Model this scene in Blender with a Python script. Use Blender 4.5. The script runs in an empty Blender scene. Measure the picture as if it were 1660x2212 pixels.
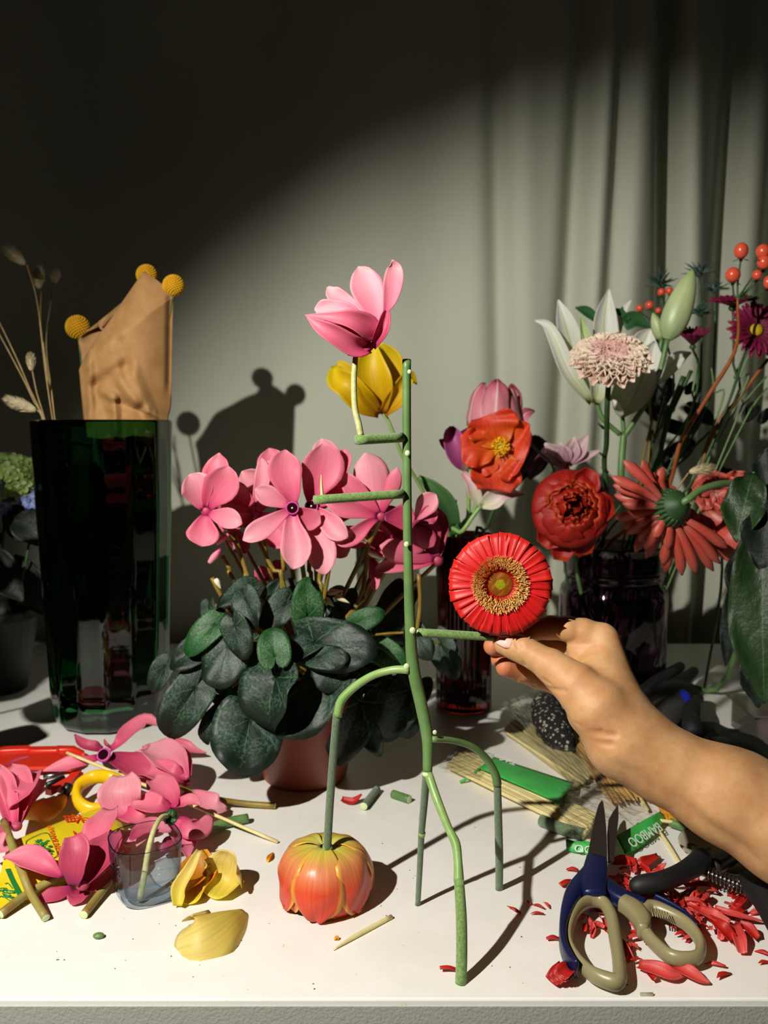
import bpy, math, random
import numpy as np
from mathutils import Vector, Matrix

# ---------------------------------------------------------------- camera, world, lamp, exposure
TZ = 0.75                    # height of the table top above the floor
F, PIT, HC = 1900.0, math.radians(5.74), 0.40
sc = bpy.context.scene
COL = sc.collection
cd = bpy.data.cameras.new('camera'); cam = bpy.data.objects.new('camera', cd); COL.objects.link(cam)
cam.location = (0, 0, TZ + HC); cam.rotation_euler = (math.pi/2 - PIT, 0, 0)
cd.sensor_fit = 'VERTICAL'; cd.sensor_height = 36; cd.sensor_width = 27; cd.lens = F/2212*36
cd.clip_start = .01; cd.clip_end = 30
cd.dof.use_dof = True; cd.dof.focus_distance = .68; cd.dof.aperture_fstop = 9.0
sc.camera = cam
w = bpy.data.worlds.new('world'); sc.world = w; w.use_nodes = True
w.node_tree.nodes['Background'].inputs[0].default_value = (.9, .85, .8, 1)
w.node_tree.nodes['Background'].inputs[1].default_value = .002
LAMP = (-.60, -.05, TZ + .94)
ld = bpy.data.lights.new('lamp', 'SPOT'); lamp = bpy.data.objects.new('lamp', ld); COL.objects.link(lamp)
lamp.location = LAMP
ld.energy = 99; ld.color = (1.0, .955, .88); ld.shadow_soft_size = .011
ld.spot_size = math.radians(75.2); ld.spot_blend = .57
aim = Vector((.56, .70, -.58))
lamp.rotation_euler = aim.to_track_quat('-Z', 'Y').to_euler()
sc.view_settings.view_transform = 'Standard'; sc.view_settings.look = 'None'
sc.view_settings.exposure = 0; sc.view_settings.gamma = 1; sc.view_settings.use_curve_mapping = False
sc.cycles.max_bounces = 14; sc.cycles.transmission_bounces = 12; sc.cycles.transparent_max_bounces = 16
sc.cycles.caustics_reflective = False; sc.cycles.caustics_refractive = False
sc.cycles.sample_clamp_indirect = 4

# ---------------------------------------------------------------- placing helpers
def ray(px, py):
    a = (px-830)/F; b = (1106-py)/F
    return np.array([a, math.cos(PIT)+b*math.sin(PIT), -math.sin(PIT)+b*math.cos(PIT)])
def P(px, py, D):
    r = ray(px, py); return np.array([0, 0, TZ+HC]) + r*D/r[1]
def G(px, py, z=0.0):
    r = ray(px, py); return np.array([0, 0, TZ+HC]) + r*(z-HC)/r[2]
def norm(v):
    v = np.asarray(v, float); n = np.linalg.norm(v); return v/n if n > 1e-12 else v
TOCAM = np.array([0, -1, .15])

# ---------------------------------------------------------------- geometry: (verts, faces, uv)
def cr(pts, n):
    pts = np.asarray(pts, float)
    if pts.ndim == 1: pts = pts[:, None]
    m = len(pts)
    if m == 2:
        t = np.linspace(0, 1, n)[:, None]; return pts[0]*(1-t)+pts[1]*t
    q = np.vstack([2*pts[0]-pts[1], pts, 2*pts[-1]-pts[-2]])
    out = []
    for s in np.linspace(0, m-1, n):
        i = min(int(s), m-2); t = s-i
        a, b, c, d = q[i], q[i+1], q[i+2], q[i+3]
        out.append(.5*((2*b)+(-a+c)*t+(2*a-5*b+4*c-d)*t*t+(-a+3*b-3*c+d)*t**3))
    return np.array(out)
def gridgeo(V, wrap=False, cap=False):
    nv, nu = V.shape[:2]; f = []
    for j in range(nv-1):
        for i in range(nu if wrap else nu-1):
            i2 = (i+1) % nu
            f.append((j*nu+i, j*nu+i2, (j+1)*nu+i2, (j+1)*nu+i))
    vv = V.reshape(-1, 3)
    uu, ww = np.meshgrid(np.linspace(0, 1, nu), np.linspace(0, 1, nv))
    uv = np.stack([uu.ravel(), ww.ravel()], 1)
    if cap:
        f.append(tuple(range(nu-1, -1, -1))); f.append(tuple((nv-1)*nu+i for i in range(nu)))
    return vv, f, uv
def merge(gs):
    v, f, u, o = [], [], [], 0
    for a, b, c in gs:
        v.append(a); u.append(c); f += [tuple(i+o for i in q) for q in b]; o += len(a)
    return np.vstack(v), f, np.vstack(u)
def surf(sp, wid, nrm=TOCAM, cup=.15, twist=0., nu=9, nv=12, ruf=0., seed=0, bend=None):
    """petal or leaf swept along a 3-D spine"""
    if np.ndim(wid) == 0: wid = [wid, wid]
    S = cr(sp, nv); W = np.maximum(cr(wid, nv)[:, 0], 0)
    T = np.gradient(S, axis=0); V = np.zeros((nv, nu, 3)); u = np.linspace(-1, 1, nu)
    rs = random.Random(seed); ph = rs.random()*6
    for j in range(nv):
        t = norm(T[j]); n = norm(nrm); sd = norm(np.cross(t, n)); n2 = np.cross(sd, t)
        a = twist*j/(nv-1); sd, n2 = sd*math.cos(a)+n2*math.sin(a), n2*math.cos(a)-sd*math.sin(a)
        h = W[j]/2
        off = cup*h*2*(u**2) + ruf*h*np.sin(ph+u*3.2+j*.9)*np.abs(u)**1.5
        V[j] = S[j] + np.outer(u*h, sd) + np.outer(off, n2)
    return gridgeo(V)
def tube(pts, rad, n=8, res=None, cap=True, wob=0):
    pts = np.asarray(pts, float)
    res = res or (2 if len(pts) == 2 else len(pts)*4)
    S = cr(pts, res); R = cr(np.broadcast_to(rad, (len(pts),)) if np.ndim(rad) == 0 else rad, res)[:, 0]
    T = np.gradient(S, axis=0); V = np.zeros((res, n, 3))
    t0 = norm(T[0]); a = norm(np.cross(t0, [0.31, .2, .93]))
    an = np.linspace(0, 2*math.pi, n, endpoint=False)
    for j in range(res):
        t = norm(T[j]); a = norm(a - t*np.dot(a, t)); b = np.cross(t, a)
        r = max(R[j], 1e-5)*(1+wob*math.sin(j*2.1))
        V[j] = S[j] + r*(np.outer(np.cos(an), a)+np.outer(np.sin(an), b))
    return gridgeo(V, True, cap)
def lathe(prof, n=32, rf=None, c=(0, 0, 0), cap=False):
    V = np.zeros((len(prof), n, 3))
    for j, (r, z) in enumerate(prof):
        for i in range(n):
            a = 2*math.pi*i/n; k = rf(a, z) if rf else 1
            V[j, i] = (r*k*math.cos(a)+c[0], r*k*math.sin(a)+c[1], z+c[2])
    return gridgeo(V, True, cap)
def blob(c, r, n=10, m=8, rot=None):
    V = np.zeros((m+1, n, 3))
    for j in range(m+1):
        b = math.pi*j/m
        for i in range(n):
            a = 2*math.pi*i/n
            V[j, i] = (r[0]*math.sin(b)*math.cos(a), r[1]*math.sin(b)*math.sin(a), -r[2]*math.cos(b))
    g = gridgeo(V, True)
    v = g[0]
    if rot is not None: v = v @ np.asarray(rot).T
    return v+np.asarray(c), g[1], g[2]
def basis(z, up=(0, 0, 1)):
    z = norm(z); x = norm(np.cross(up, z))
    if np.linalg.norm(x) < .5: x = norm(np.cross((0, 1, 0), z))
    return np.stack([x, np.cross(z, x), z], 1)     # columns
def xf(g, R=None, o=(0, 0, 0), s=1):
    v = g[0]*s
    if R is not None: v = v @ np.asarray(R).T
    return v+np.asarray(o), g[1], g[2]
def box(c, s, R=None):
    x, y, z = np.asarray(s)/2
    v = np.array([[-x,-y,-z],[x,-y,-z],[x,y,-z],[-x,y,-z],[-x,-y,z],[x,-y,z],[x,y,z],[-x,y,z]], float)
    f = [(0,3,2,1),(4,5,6,7),(0,1,5,4),(1,2,6,5),(2,3,7,6),(3,0,4,7)]
    if R is not None: v = v @ np.asarray(R).T
    return v+np.asarray(c), f, v[:, :2]*0+.5
def prism(pts, th, nrm=(0, 0, 1)):
    """closed outline (3-D points) extruded along nrm"""
    a = np.asarray(pts, float); n = len(a); b = a+np.asarray(nrm)*th
    f = [tuple(range(n-1, -1, -1)), tuple(range(n, 2*n))] + [(i, (i+1) % n, n+(i+1) % n, n+i) for i in range(n)]
    v = np.vstack([a, b]); return v, f, v[:, :2]*0
def cupp(prof, az, c=(0, 0, 0), R=None, nu=9, nv=12, curl=0., ruf=0., seed=0):
    """petal wrapped about an axis; prof = rows of (radius, height, half angle in degrees)"""
    Q = cr(prof, nv); V = np.zeros((nv, nu, 3)); rs = random.Random(seed); ph = rs.random()*6
    for j in range(nv):
        r, z, h = Q[j]; h = math.radians(max(h, .3))
        for i in range(nu):
            u = -1+2*i/(nu-1); a = az+u*h; k = r*(1+curl*u*u)+ruf*math.sin(ph+5*u+j*.8)*j/nv
            V[j, i] = (k*math.cos(a), k*math.sin(a), z-abs(ruf)*.8*math.cos(ph*2+7*u)*j/nv)
    return xf(gridgeo(V), R, c)

# ---------------------------------------------------------------- objects
ORG = {}
def mk(name, g, mat, smooth=True, org=(0, 0, 0)):
    me = bpy.data.meshes.new(name)
    v = np.asarray(g[0], float)-np.asarray(org)
    me.from_pydata(v.tolist(), [], g[1])
    uvl = me.uv_layers.new(name='UVMap')
    li = np.zeros(len(me.loops), int); me.loops.foreach_get('vertex_index', li)
    uvl.data.foreach_set('uv', np.asarray(g[2], float)[li].ravel())
    if smooth: me.polygons.foreach_set('use_smooth', [True]*len(me.polygons))
    if mat: me.materials.append(mat)
    me.update(); return me
def meta(o, label, cat, group=None, kind=None):
    if label: o['label'] = label
    if cat: o['category'] = cat
    if group: o['group'] = group
    if kind: o['kind'] = kind
def thing(name, label, cat, loc, group=None):
    o = bpy.data.objects.new(name, None); o.empty_display_size = .01; COL.objects.link(o)
    o.location = tuple(float(x) for x in loc); meta(o, label, cat, group); ORG[o.name] = np.asarray(loc, float); return o
def part(name, g, mat, par, label=None, smooth=True, solid=0, kind=None, sub=0):
    og = ORG[par.name]
    o = bpy.data.objects.new(name, mk(name, g, mat, smooth, og)); COL.objects.link(o); o.parent = par
    ORG[o.name] = og
    if label: o['label'] = label
    if kind: o['kind'] = kind
    if solid:
        m = o.modifiers.new('thick', 'SOLIDIFY'); m.thickness = solid; m.offset = 0
    if sub:
        m = o.modifiers.new('sub', 'SUBSURF'); m.levels = sub; m.render_levels = sub
    return o
def solo(name, g, mat, label, cat, group=None, smooth=True, solid=0, kind=None, sub=0):
    v = g[0]; og = np.array([(v[:, 0].min()+v[:, 0].max())/2, (v[:, 1].min()+v[:, 1].max())/2, v[:, 2].min()])
    o = bpy.data.objects.new(name, mk(name, g, mat, smooth, og)); COL.objects.link(o); o.location = og.tolist()
    meta(o, label, cat, group, kind); ORG[o.name] = og
    if solid:
        m = o.modifiers.new('thick', 'SOLIDIFY'); m.thickness = solid; m.offset = 0
    if sub:
        m = o.modifiers.new('sub', 'SUBSURF'); m.levels = sub; m.render_levels = sub
    return o

# ---------------------------------------------------------------- materials
def srgb(h):
    h = h.lstrip('#'); c = [int(h[i:i+2], 16)/255 for i in (0, 2, 4)]
    return tuple((x/12.92 if x <= .04045 else ((x+.055)/1.055)**2.4) for x in c)+(1,)
def base(name, col='#808080', rough=.5, **kw):
    m = bpy.data.materials.new(name); m.use_nodes = True
    b = m.node_tree.nodes['Principled BSDF']
    b.inputs['Base Color'].default_value = srgb(col); b.inputs['Roughness'].default_value = rough
    for k, v in kw.items(): b.inputs[k.replace('_', ' ')].default_value = v
    return m
def nodes(m):
    nt = m.node_tree; return nt, nt.nodes['Principled BSDF'], nt.nodes['Material Output']
def addn(nt, t, **kw):
    n = nt.nodes.new(t)
    for k, v in kw.items(): setattr(n, k, v)
    return n
def ramp(nt, fac, stops, interp='LINEAR'):
    r = addn(nt, 'ShaderNodeValToRGB'); nt.links.new(fac, r.inputs[0]); e = r.color_ramp.elements
    r.color_ramp.interpolation = interp
    while len(e) < len(stops): e.new(.5)
    for i, (p, c) in enumerate(stops): e[i].position = p; e[i].color = srgb(c)
    return r.outputs[0]
def noise(nt, scale, vec=None, detail=4, rough=.6):
    n = addn(nt, 'ShaderNodeTexNoise'); n.inputs['Scale'].default_value = scale
    n.inputs['Detail'].default_value = detail; n.inputs['Roughness'].default_value = rough
    if vec is None:
        tc = addn(nt, 'ShaderNodeTexCoord'); vec = tc.outputs['Object']
    nt.links.new(vec, n.inputs['Vector']); return n.outputs['Fac']
def bump(nt, b, h, strength=.3, dist=.001):
    n = addn(nt, 'ShaderNodeBump'); n.inputs['Strength'].default_value = strength; n.inputs['Distance'].default_value = dist
    nt.links.new(h, n.inputs['Height']); nt.links.new(n.outputs[0], b.inputs['Normal'])
def mixc(nt, f, a, b, mode='MIX'):
    n = addn(nt, 'ShaderNodeMix', data_type='RGBA', blend_type=mode)
    for i, v in ((0, f), (6, a), (7, b)):
        if hasattr(v, 'links'): nt.links.new(v, n.inputs[i])
        else: n.inputs[i].default_value = v
    return n.outputs[2]
def mathn(nt, op, a, b=0.):
    n = addn(nt, 'ShaderNodeMath', operation=op)
    for i, v in ((0, a), (1, b)):
        if hasattr(v, 'links'): nt.links.new(v, n.inputs[i])
        else: n.inputs[i].default_value = v
    return n.outputs[0]
def transl(nt, b, out, col, f):
    t = addn(nt, 'ShaderNodeBsdfTranslucent'); mx = addn(nt, 'ShaderNodeMixShader'); mx.inputs[0].default_value = f
    nt.links.new(col, t.inputs[0]); nt.links.new(b.outputs[0], mx.inputs[1]); nt.links.new(t.outputs[0], mx.inputs[2])
    nt.links.new(mx.outputs[0], out.inputs[0])
def petalmat(name, stops, streak=.25, tr=.22, rough=.5, sx=26, mid=None, edge=None, midw=.06, relief=0):
    """colour runs base to tip along the petal, with fine lengthwise streaks"""
    m = base(name, '#ffffff', rough); nt, b, out = nodes(m)
    tc = addn(nt, 'ShaderNodeTexCoord'); sp = addn(nt, 'ShaderNodeSeparateXYZ'); nt.links.new(tc.outputs['UV'], sp.inputs[0])
    mp = addn(nt, 'ShaderNodeMapping'); mp.inputs['Scale'].default_value = (sx, 1.6, 1); nt.links.new(tc.outputs['UV'], mp.inputs[0])
    nz = noise(nt, 1.0, mp.outputs[0], 3); c = ramp(nt, sp.outputs[1], stops)
    dk = ramp(nt, nz, [(.3, '#8a8a8a'), (.62, '#ffffff')]); c = mixc(nt, streak, c, dk, 'MULTIPLY')
    if mid or edge:
        a = mathn(nt, 'ABSOLUTE', mathn(nt, 'SUBTRACT', sp.outputs[0], .5))
        if mid: c = mixc(nt, ramp(nt, a, [(.0, '#ffffff'), (midw, '#000000')]), c, srgb(mid))
        if edge: c = mixc(nt, ramp(nt, a, [(.38, '#000000'), (.5, '#ffffff')]), c, srgb(edge))
    nt.links.new(c, b.inputs['Base Color']); bump(nt, b, nz if not relief else mathn(nt, 'ADD', nz, mathn(nt, 'MULTIPLY', noise(nt, relief), 6.)), .25 if not relief else .8, .0006)
    transl(nt, b, out, c, tr); return m
def stemmat(name, c1, c2, sc_=120, rough=.5, bs=.3, ring=0):
    m = base(name, c1, rough); nt, b, out = nodes(m); nz = noise(nt, sc_)
    c = ramp(nt, nz, [(.35, c1), (.65, c2)])
    nt.links.new(c, b.inputs['Base Color'])
    h = noise(nt, 1800 if not ring else 900, None, 2)
    bump(nt, b, h, bs, .0006); b.inputs['Sheen Weight'].default_value = .3 if bs > .4 else 0
    return m
def glassm(name, col, rough=.0, ior=1.45):
    m = base(name, col, rough); _, b, _ = nodes(m); b.inputs['Transmission Weight'].default_value = 1; b.inputs['IOR'].default_value = ior
    return m

M = {}
M['pink'] = petalmat('cyclamen_pink', [(0, '#c22a70'), (.14, '#e2507c'), (.4, '#ee7490'), (1, '#f290a2')], .2, .3)
M['pink_pale'] = petalmat('cyclamen_pale_pink', [(0, '#d8407c'), (.2, '#ee809a'), (.6, '#f4a2b0'), (1, '#f8b0ba')], .22, .3)
M['pink_deep'] = petalmat('cyclamen_deep_pink', [(0, '#98205a'), (.3, '#c84064'), (1, '#dc6480')], .3, .3)
M['yellow'] = petalmat('tulip_yellow', [(0, '#b87400'), (.25, '#e0b400'), (1, '#ecd41a')], .25, .3)
M['yellow_pale'] = petalmat('tulip_petal_pale_yellow', [(0, '#f0e04a'), (.5, '#efd76a'), (1, '#f3e08a')], .25, .35)
M['yellow_orange'] = petalmat('tulip_petal_orange_yellow', [(0, '#f6e030'), (.35, '#f08c10'), (1, '#f2b030')], .25, .3)
M['tulip_pink'] = petalmat('tulip_pink', [(0, '#e8d0c0'), (.35, '#f0a4ae'), (.75, '#e0788c'), (1, '#b04058')], .35, .25, mid='#f8dcd8')
M['tulip_purple'] = petalmat('tulip_purple', [(0, '#d8cc98'), (.2, '#b45890'), (1, '#b4508c')], .3, .2)
M['tulip_dark'] = petalmat('tulip_dark_purple', [(0, '#5a2440'), (1, '#461632')], .3, .1)
M['tulip_white'] = petalmat('tulip_white_pink', [(0, '#e4e6c0'), (.5, '#f2e0d8'), (1, '#e0a0ac')], .3, .25)
M['foot'] = petalmat('tulip_head_red_yellow', [(0, '#d8dc84'), (.18, '#d8c84c'), (.34, '#e4905a'), (.52, '#e0502f'), (1, '#d4300f')], .35, .12, .35, 18, edge='#ecb43c')
M['poppy'] = petalmat('poppy_orange', [(0, '#f8a020'), (.3, '#f2641c'), (.7, '#f04a20'), (1, '#ee5038')], .4, .3)
M['gerbera'] = petalmat('gerbera_red', [(0, '#b40c0e'), (.5, '#dc1616'), (1, '#e22820')], .45, .08, .45, 9)
M['coral'] = petalmat('gerbera_coral', [(0, '#e08474'), (.3, '#dc5444'), (1, '#e07060')], .75, .15, .45, 10)
M['ranun'] = petalmat('ranunculus_red', [(0, '#6c0804'), (.5, '#a01006'), (.92, '#bc200e'), (1, '#d85a20')], .6, .15, .55)
M['lily'] = petalmat('lily_white', [(0, '#c8d49a'), (.25, '#e9ecdc'), (1, '#f2f2ec')], .2, .3, .45, 20, mid='#c6cc7c')
M['mum'] = petalmat('chrysanthemum_cream', [(0, '#e8b0a8'), (.4, '#f4d4c4'), (1, '#fff2d8')], .2, .2)
M['mum_in'] = petalmat('chrysanthemum_pink', [(0, '#e09c9c'), (1, '#f6cfc2')], .2, .2)
M['burg'] = petalmat('daisy_burgundy', [(0, '#6a0c34'), (1, '#8c1846')], .4, .15)
M['palepink'] = petalmat('blossom_pale_pink', [(0, '#c07c94'), (.5, '#e4bcc4'), (1, '#f2dcd8')], .4, .3)
M['bud'] = petalmat('lily_bud_green', [(0, '#a8c088'), (.6, '#c6d69c'), (1, '#9cc060')], .3, .15, .4, 12)
M['clip'] = petalmat('gerbera_clipping', [(0, '#d03a34'), (.5, '#e44c48'), (1, '#ee6860')], .6, .12, .5, 7)
M['clip2'] = petalmat('gerbera_clipping_red', [(0, '#b01812'), (1, '#d82a20')], .5, .12, .5, 7)
M['florets'] = petalmat('hydrangea_green', [(0, '#6c8c34'), (1, '#b4cc78')], .3, .2)
M['blue'] = petalmat('hydrangea_blue', [(0, '#c0c8e8'), (1, '#4a68cc')], .3, .2)
M['stem_lite'] = stemmat('stem_light_green', '#93b26a', '#7ba052', 60, .35, .15)
M['stem_main'] = stemmat('stem_mid_green', '#6a8a50', '#547640', 40, .4, .2)
M['stem_fuzzy'] = stemmat('stem_fuzzy_green', '#5f8238', '#87a45a', 500, .8, .8)
M['stem_grey'] = stemmat('stem_grey_green', '#66795a', '#506846', 400, .8, .8)
M['stem_olive'] = stemmat('stem_olive_ringed', '#b0b06a', '#c8c68c', 300, .5, .6)
M['stem_brown'] = stemmat('stem_olive_brown', '#8a7a28', '#7a5a24', 60, .4, .2)
M['stem_pile'] = stemmat('stem_cut_brown', '#86602c', '#98924a', 25, .45, .3)
M['stem_dark'] = stemmat('stem_dark_green', '#33582c', '#28441e', 60, .5, .2)
M['stem_twig'] = stemmat('twig_orange_brown', '#a45a24', '#8a4218', 40, .5, .3)
M['cut'] = base('cut_end', '#c8d8a4', .6)
M['cream'] = base('cream_bud', '#f2e6c0', .5)
M['wood'] = stemmat('skewer_wood', '#e6d79c', '#dac888', 80, .6, .2)
M['wood_tan'] = stemmat('skewer_tan', '#c8a05c', '#b4884a', 80, .6, .3)
M['wood_dull'] = stemmat('skewer_dull', '#c2b684', '#b4a672', 80, .6, .2)
M['stamen'] = base('stamen_yellow', '#f2c010', .6)
M['filament'] = petalmat('gerbera_filament', [(0, '#b41410'), (.35, '#dc3c18'), (.6, '#f4b02c'), (1, '#fbe0a0')], 0, 0)
M['disc'] = petalmat('gerbera_disc', [(0, '#e8a020'), (1, '#d8d830')], 0, 0)
M['greenfl'] = base('disc_green', '#c4cc20', .6)
M['discfl'] = base('disc_orange', '#b8741c', .6)
M['berry'] = base('berry_coral', '#d8543a', .25)
M['daisyeye'] = base('daisy_eye_yellow', '#c8a818', .7)
M['mouth'] = base('flower_mouth_dark', '#24020c', .9, Specular_IOR_Level=0.05)
M['rim'] = base('flower_mouth_rim', '#c4388c', .5)
def leafmat(name, dark, mid, silver, under, vein, sil=.6, tr=.06):
    """leaf: uv is the position on the blade, centre .5,.5 is where the stalk joins"""
    m = base(name, dark, .5); nt, b, out = nodes(m)
    tc = addn(nt, 'ShaderNodeTexCoord'); mp = addn(nt, 'ShaderNodeMapping'); mp.inputs['Location'].default_value = (-1, -1, 0); mp.inputs['Scale'].default_value = (2, 2, 1)
    nt.links.new(tc.outputs['UV'], mp.inputs[0])
    sp = addn(nt, 'ShaderNodeSeparateXYZ'); nt.links.new(mp.outputs[0], sp.inputs[0])
    ln = addn(nt, 'ShaderNodeVectorMath', operation='LENGTH'); nt.links.new(mp.outputs[0], ln.inputs[0]); r = ln.outputs['Value']
    ang = mathn(nt, 'ARCTAN2', sp.outputs[0], sp.outputs[1])
    nz = noise(nt, 6, mp.outputs[0], 5, .7); nz2 = noise(nt, 16, mp.outputs[0], 3, .7)
    wob = mathn(nt, 'ADD', ang, mathn(nt, 'MULTIPLY', mathn(nt, 'SUBTRACT', nz, .5), .5))
    saw = mathn(nt, 'ABSOLUTE', mathn(nt, 'SINE', mathn(nt, 'MULTIPLY', wob, 3.5)))
    width = mathn(nt, 'MULTIPLY', saw, mathn(nt, 'ADD', r, .12))
    ve = ramp(nt, width, [(.0, '#ffffff'), (.07, '#000000')])
    ve = mixc(nt, ramp(nt, r, [(.55, '#000000'), (.95, '#ffffff')]), ve, (0, 0, 0, 1))
    band = ramp(nt, mathn(nt, 'ADD', r, mathn(nt, 'MULTIPLY', mathn(nt, 'SUBTRACT', nz, .5), .9)), [(.22, '#000000'), (.42, '#ffffff'), (.58, '#ffffff'), (.74, '#000000')])
    patch = mixc(nt, 1, band, ramp(nt, nz2, [(.42, '#000000'), (.66, '#ffffff')]), 'MULTIPLY')
    c = ramp(nt, nz, [(.35, dark), (.7, mid)])
    c = mixc(nt, mathn(nt, 'MULTIPLY', patch, sil), c, srgb(silver))
    c = mixc(nt, mathn(nt, 'MULTIPLY', ve, .75), c, srgb(vein))
    ge = addn(nt, 'ShaderNodeNewGeometry')
    c = mixc(nt, ge.outputs['Backfacing'], c, srgb(under))
    nt.links.new(c, b.inputs['Base Color'])
    bump(nt, b, mathn(nt, 'SUBTRACT', mathn(nt, 'MULTIPLY', nz2, .6), mathn(nt, 'MULTIPLY', ve, .8)), .5, .0015)
    transl(nt, b, out, c, tr); return m
M['cyc_leaf'] = leafmat('cyclamen_leaf', '#07170b', '#10291a', '#5c7e66', '#5c2018', '#4c7c4c', .5)
M['cyc_leaf2'] = leafmat('cyclamen_leaf_bright', '#154218', '#225e26', '#86a67c', '#7a3230', '#5c9854', .5, .15)
M['big_leaf'] = leafmat('broad_leaf', '#2a4c1e', '#4a6e34', '#6c8a50', '#26381c', '#8aa060', .3, .15)
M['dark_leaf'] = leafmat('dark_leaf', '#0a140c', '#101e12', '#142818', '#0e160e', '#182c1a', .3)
M['lily_leaf'] = petalmat('lily_leaf_green', [(0, '#2a5c2c'), (1, '#2c6430')], .3, .15)
M['tulip_leaf'] = petalmat('tulip_leaf_green', [(0, '#5c8a4c'), (1, '#3c6c3c')], .3, .15)

# ---------------------------------------------------------------- setting
m = base('curtain_linen', '#a3a695', .9); nt, b, _ = nodes(m)
tc = addn(nt, 'ShaderNodeTexCoord'); wv = []
for ax, s in ((0, 900), (2, 900)):
    mp = addn(nt, 'ShaderNodeMapping'); mp.inputs['Scale'].default_value = (s if ax == 0 else 25, 20, s if ax == 2 else 25)
    nt.links.new(tc.outputs['Object'], mp.inputs[0]); wv.append(noise(nt, 1, mp.outputs[0], 3))
h = mathn(nt, 'ADD', wv[0], wv[1])
nt.links.new(ramp(nt, mathn(nt, 'MULTIPLY', h, .5), [(.3, '#bcbfac'), (.7, '#c4c7b4')]), b.inputs['Base Color']); bump(nt, b, h, .25, .0008); M['curtain'] = m
m = base('table_white', '#eeece4', .42); nt, b, _ = nodes(m)
n1 = noise(nt, 14, None, 6, .7); n2 = noise(nt, 160, None, 3, .6)
c = ramp(nt, n1, [(.3, '#e9e7de'), (.6, '#f1efe8')]); c = mixc(nt, ramp(nt, n2, [(.69, '#000000'), (.74, '#ffffff')]), c, srgb('#d6d4a8'))
nt.links.new(c, b.inputs['Base Color']); M['table'] = m
m = base('apron_paint', '#a4a69c', .6); nt, b, _ = nodes(m); bump(nt, b, noise(nt, 420, None, 3), .6, .001); M['apron'] = m
M['wall'] = base('wall_paint', '#4a4844', .9); M['floor'] = base('floor_wood', '#4c4036', .7)
m = M['floor']; nt, b, _ = nodes(m); nt.links.new(ramp(nt, noise(nt, 5), [(.3, '#40352c'), (.7, '#5a4c40')]), b.inputs['Base Color'])

def struct(name, g, mat, smooth=False):
    o = solo(name, g, mat, None, None, smooth=smooth, kind='structure'); return o
struct('floor', box((0, 0.4, -.05), (6, 5, .1)), M['floor'])
struct('wall_back', box((0, 2.15, 1.3), (6, .1, 2.6)), M['wall'])
# linen curtain: pleats that deepen to the right
xs = np.unique(np.concatenate([np.linspace(-1.6, .15, 60), np.linspace(.15, 1.5, 190)]))
def fold(x, z):
    y = 0.0; t = (z-1.15)
    for x0, a, wd, k in ((-1.2, .02, .12, .03), (-.62, .012, .10, .02), (-.2, .010, .06, -.02), (.10, .012, .05, -.03), (.215, .03, .022, -.03), (.33, .05, .024, .035), (.40, .04, .022, .03),
                         (.545, .075, .024, -.035), (.66, .055, .028, .035), (.80, .06, .04, .04), (.95, .05, .05, 0), (1.15, .06, .05, 0), (1.35, .05, .06, 0)):
        d = x-(x0+k*t); y += a*math.exp(-(d/wd)**2)-.35*a*math.exp(-((d-wd*2.2)/(wd*1.3))**2)
    return 1.605+y+.62*min(max(x-.40, 0), .40)*(1 if x < .8 else 1)+.008*math.sin(2.1*x+1.7*z)
zs = np.linspace(.04, 2.45, 40)
V = np.array([[(x, fold(x, z), z) for x in xs] for z in zs])
cu = solo('curtain', gridgeo(V), M['curtain'], 'grey linen curtain hanging in vertical folds behind the table', 'curtain', solid=.0012)
rod = thing('curtain_rod', 'metal rod that carries the grey linen curtain', 'rod', (0, 1.66, 2.42))
part('pole', tube([(-1.65, 1.66, 2.47), (1.55, 1.66, 2.47)], .012, 10), base('rod_metal', '#606060', .4, Metallic=1.0), rod)
for sx in (-1.5, 1.45): part('bracket', box((sx, 1.88, 2.47), (.02, .44, .03)), base('bracket_metal', '#606060', .4), rod)

# ---------------------------------------------------------------- table
yf = G(830, 2158)[1]; yb = 1.575
tb = thing('work_table', 'white work table with a textured grey front edge under all the flowers', 'table', (0, 1.05, 0))
def bevelbox(c, s, r=.003):
    x, y, z = np.asarray(s)/2; g = []
    ring = []
    for k, (ix, dz) in enumerate(((r, -z), (0, -z+r), (0, z-r), (r*.3, z-r*.3), (r, z))):
        ring.append([(-x+ix, -y+ix, dz), (x-ix, -y+ix, dz), (x-ix, y-ix, dz), (-x+ix, y-ix, dz)])
    V = np.array(ring)+np.asarray(c); return gridgeo(V, True, True)
part('tabletop', bevelbox((0, (yf+yb)/2, TZ-.012), (2.4, yb-yf, .024), .0015), M['table'], tb, smooth=False)
part('edge_band', bevelbox((0, yf+.001, TZ-.0153), (2.398, .0032, .0205), .0004), M['apron'], tb, smooth=False)
part('apron', bevelbox((0, yf+.012, TZ-.075), (2.396, .016, .10), .001), M['apron'], tb, smooth=False)
tp = base('tape_residue', '#a8a284', .8); nt, b, _ = nodes(tp); nt.links.new(ramp(nt, noise(nt, 90), [(.4, '#8f8c78'), (.6, '#b8b294')]), b.inputs['Base Color'])
q = P(1400, 2190, yf); part('tape_residue', box((q[0], yf+.0035, q[2]-.012), (.009, .0016, .05)), tp, tb, label='yellowed tape residue')
for sx in (-1.14, 1.14):
    for sy in (yf+.06, yb-.06): part('leg', bevelbox((sx, sy, .363), (.05, .05, .726), .003), M['apron'], tb, smooth=False)

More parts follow.
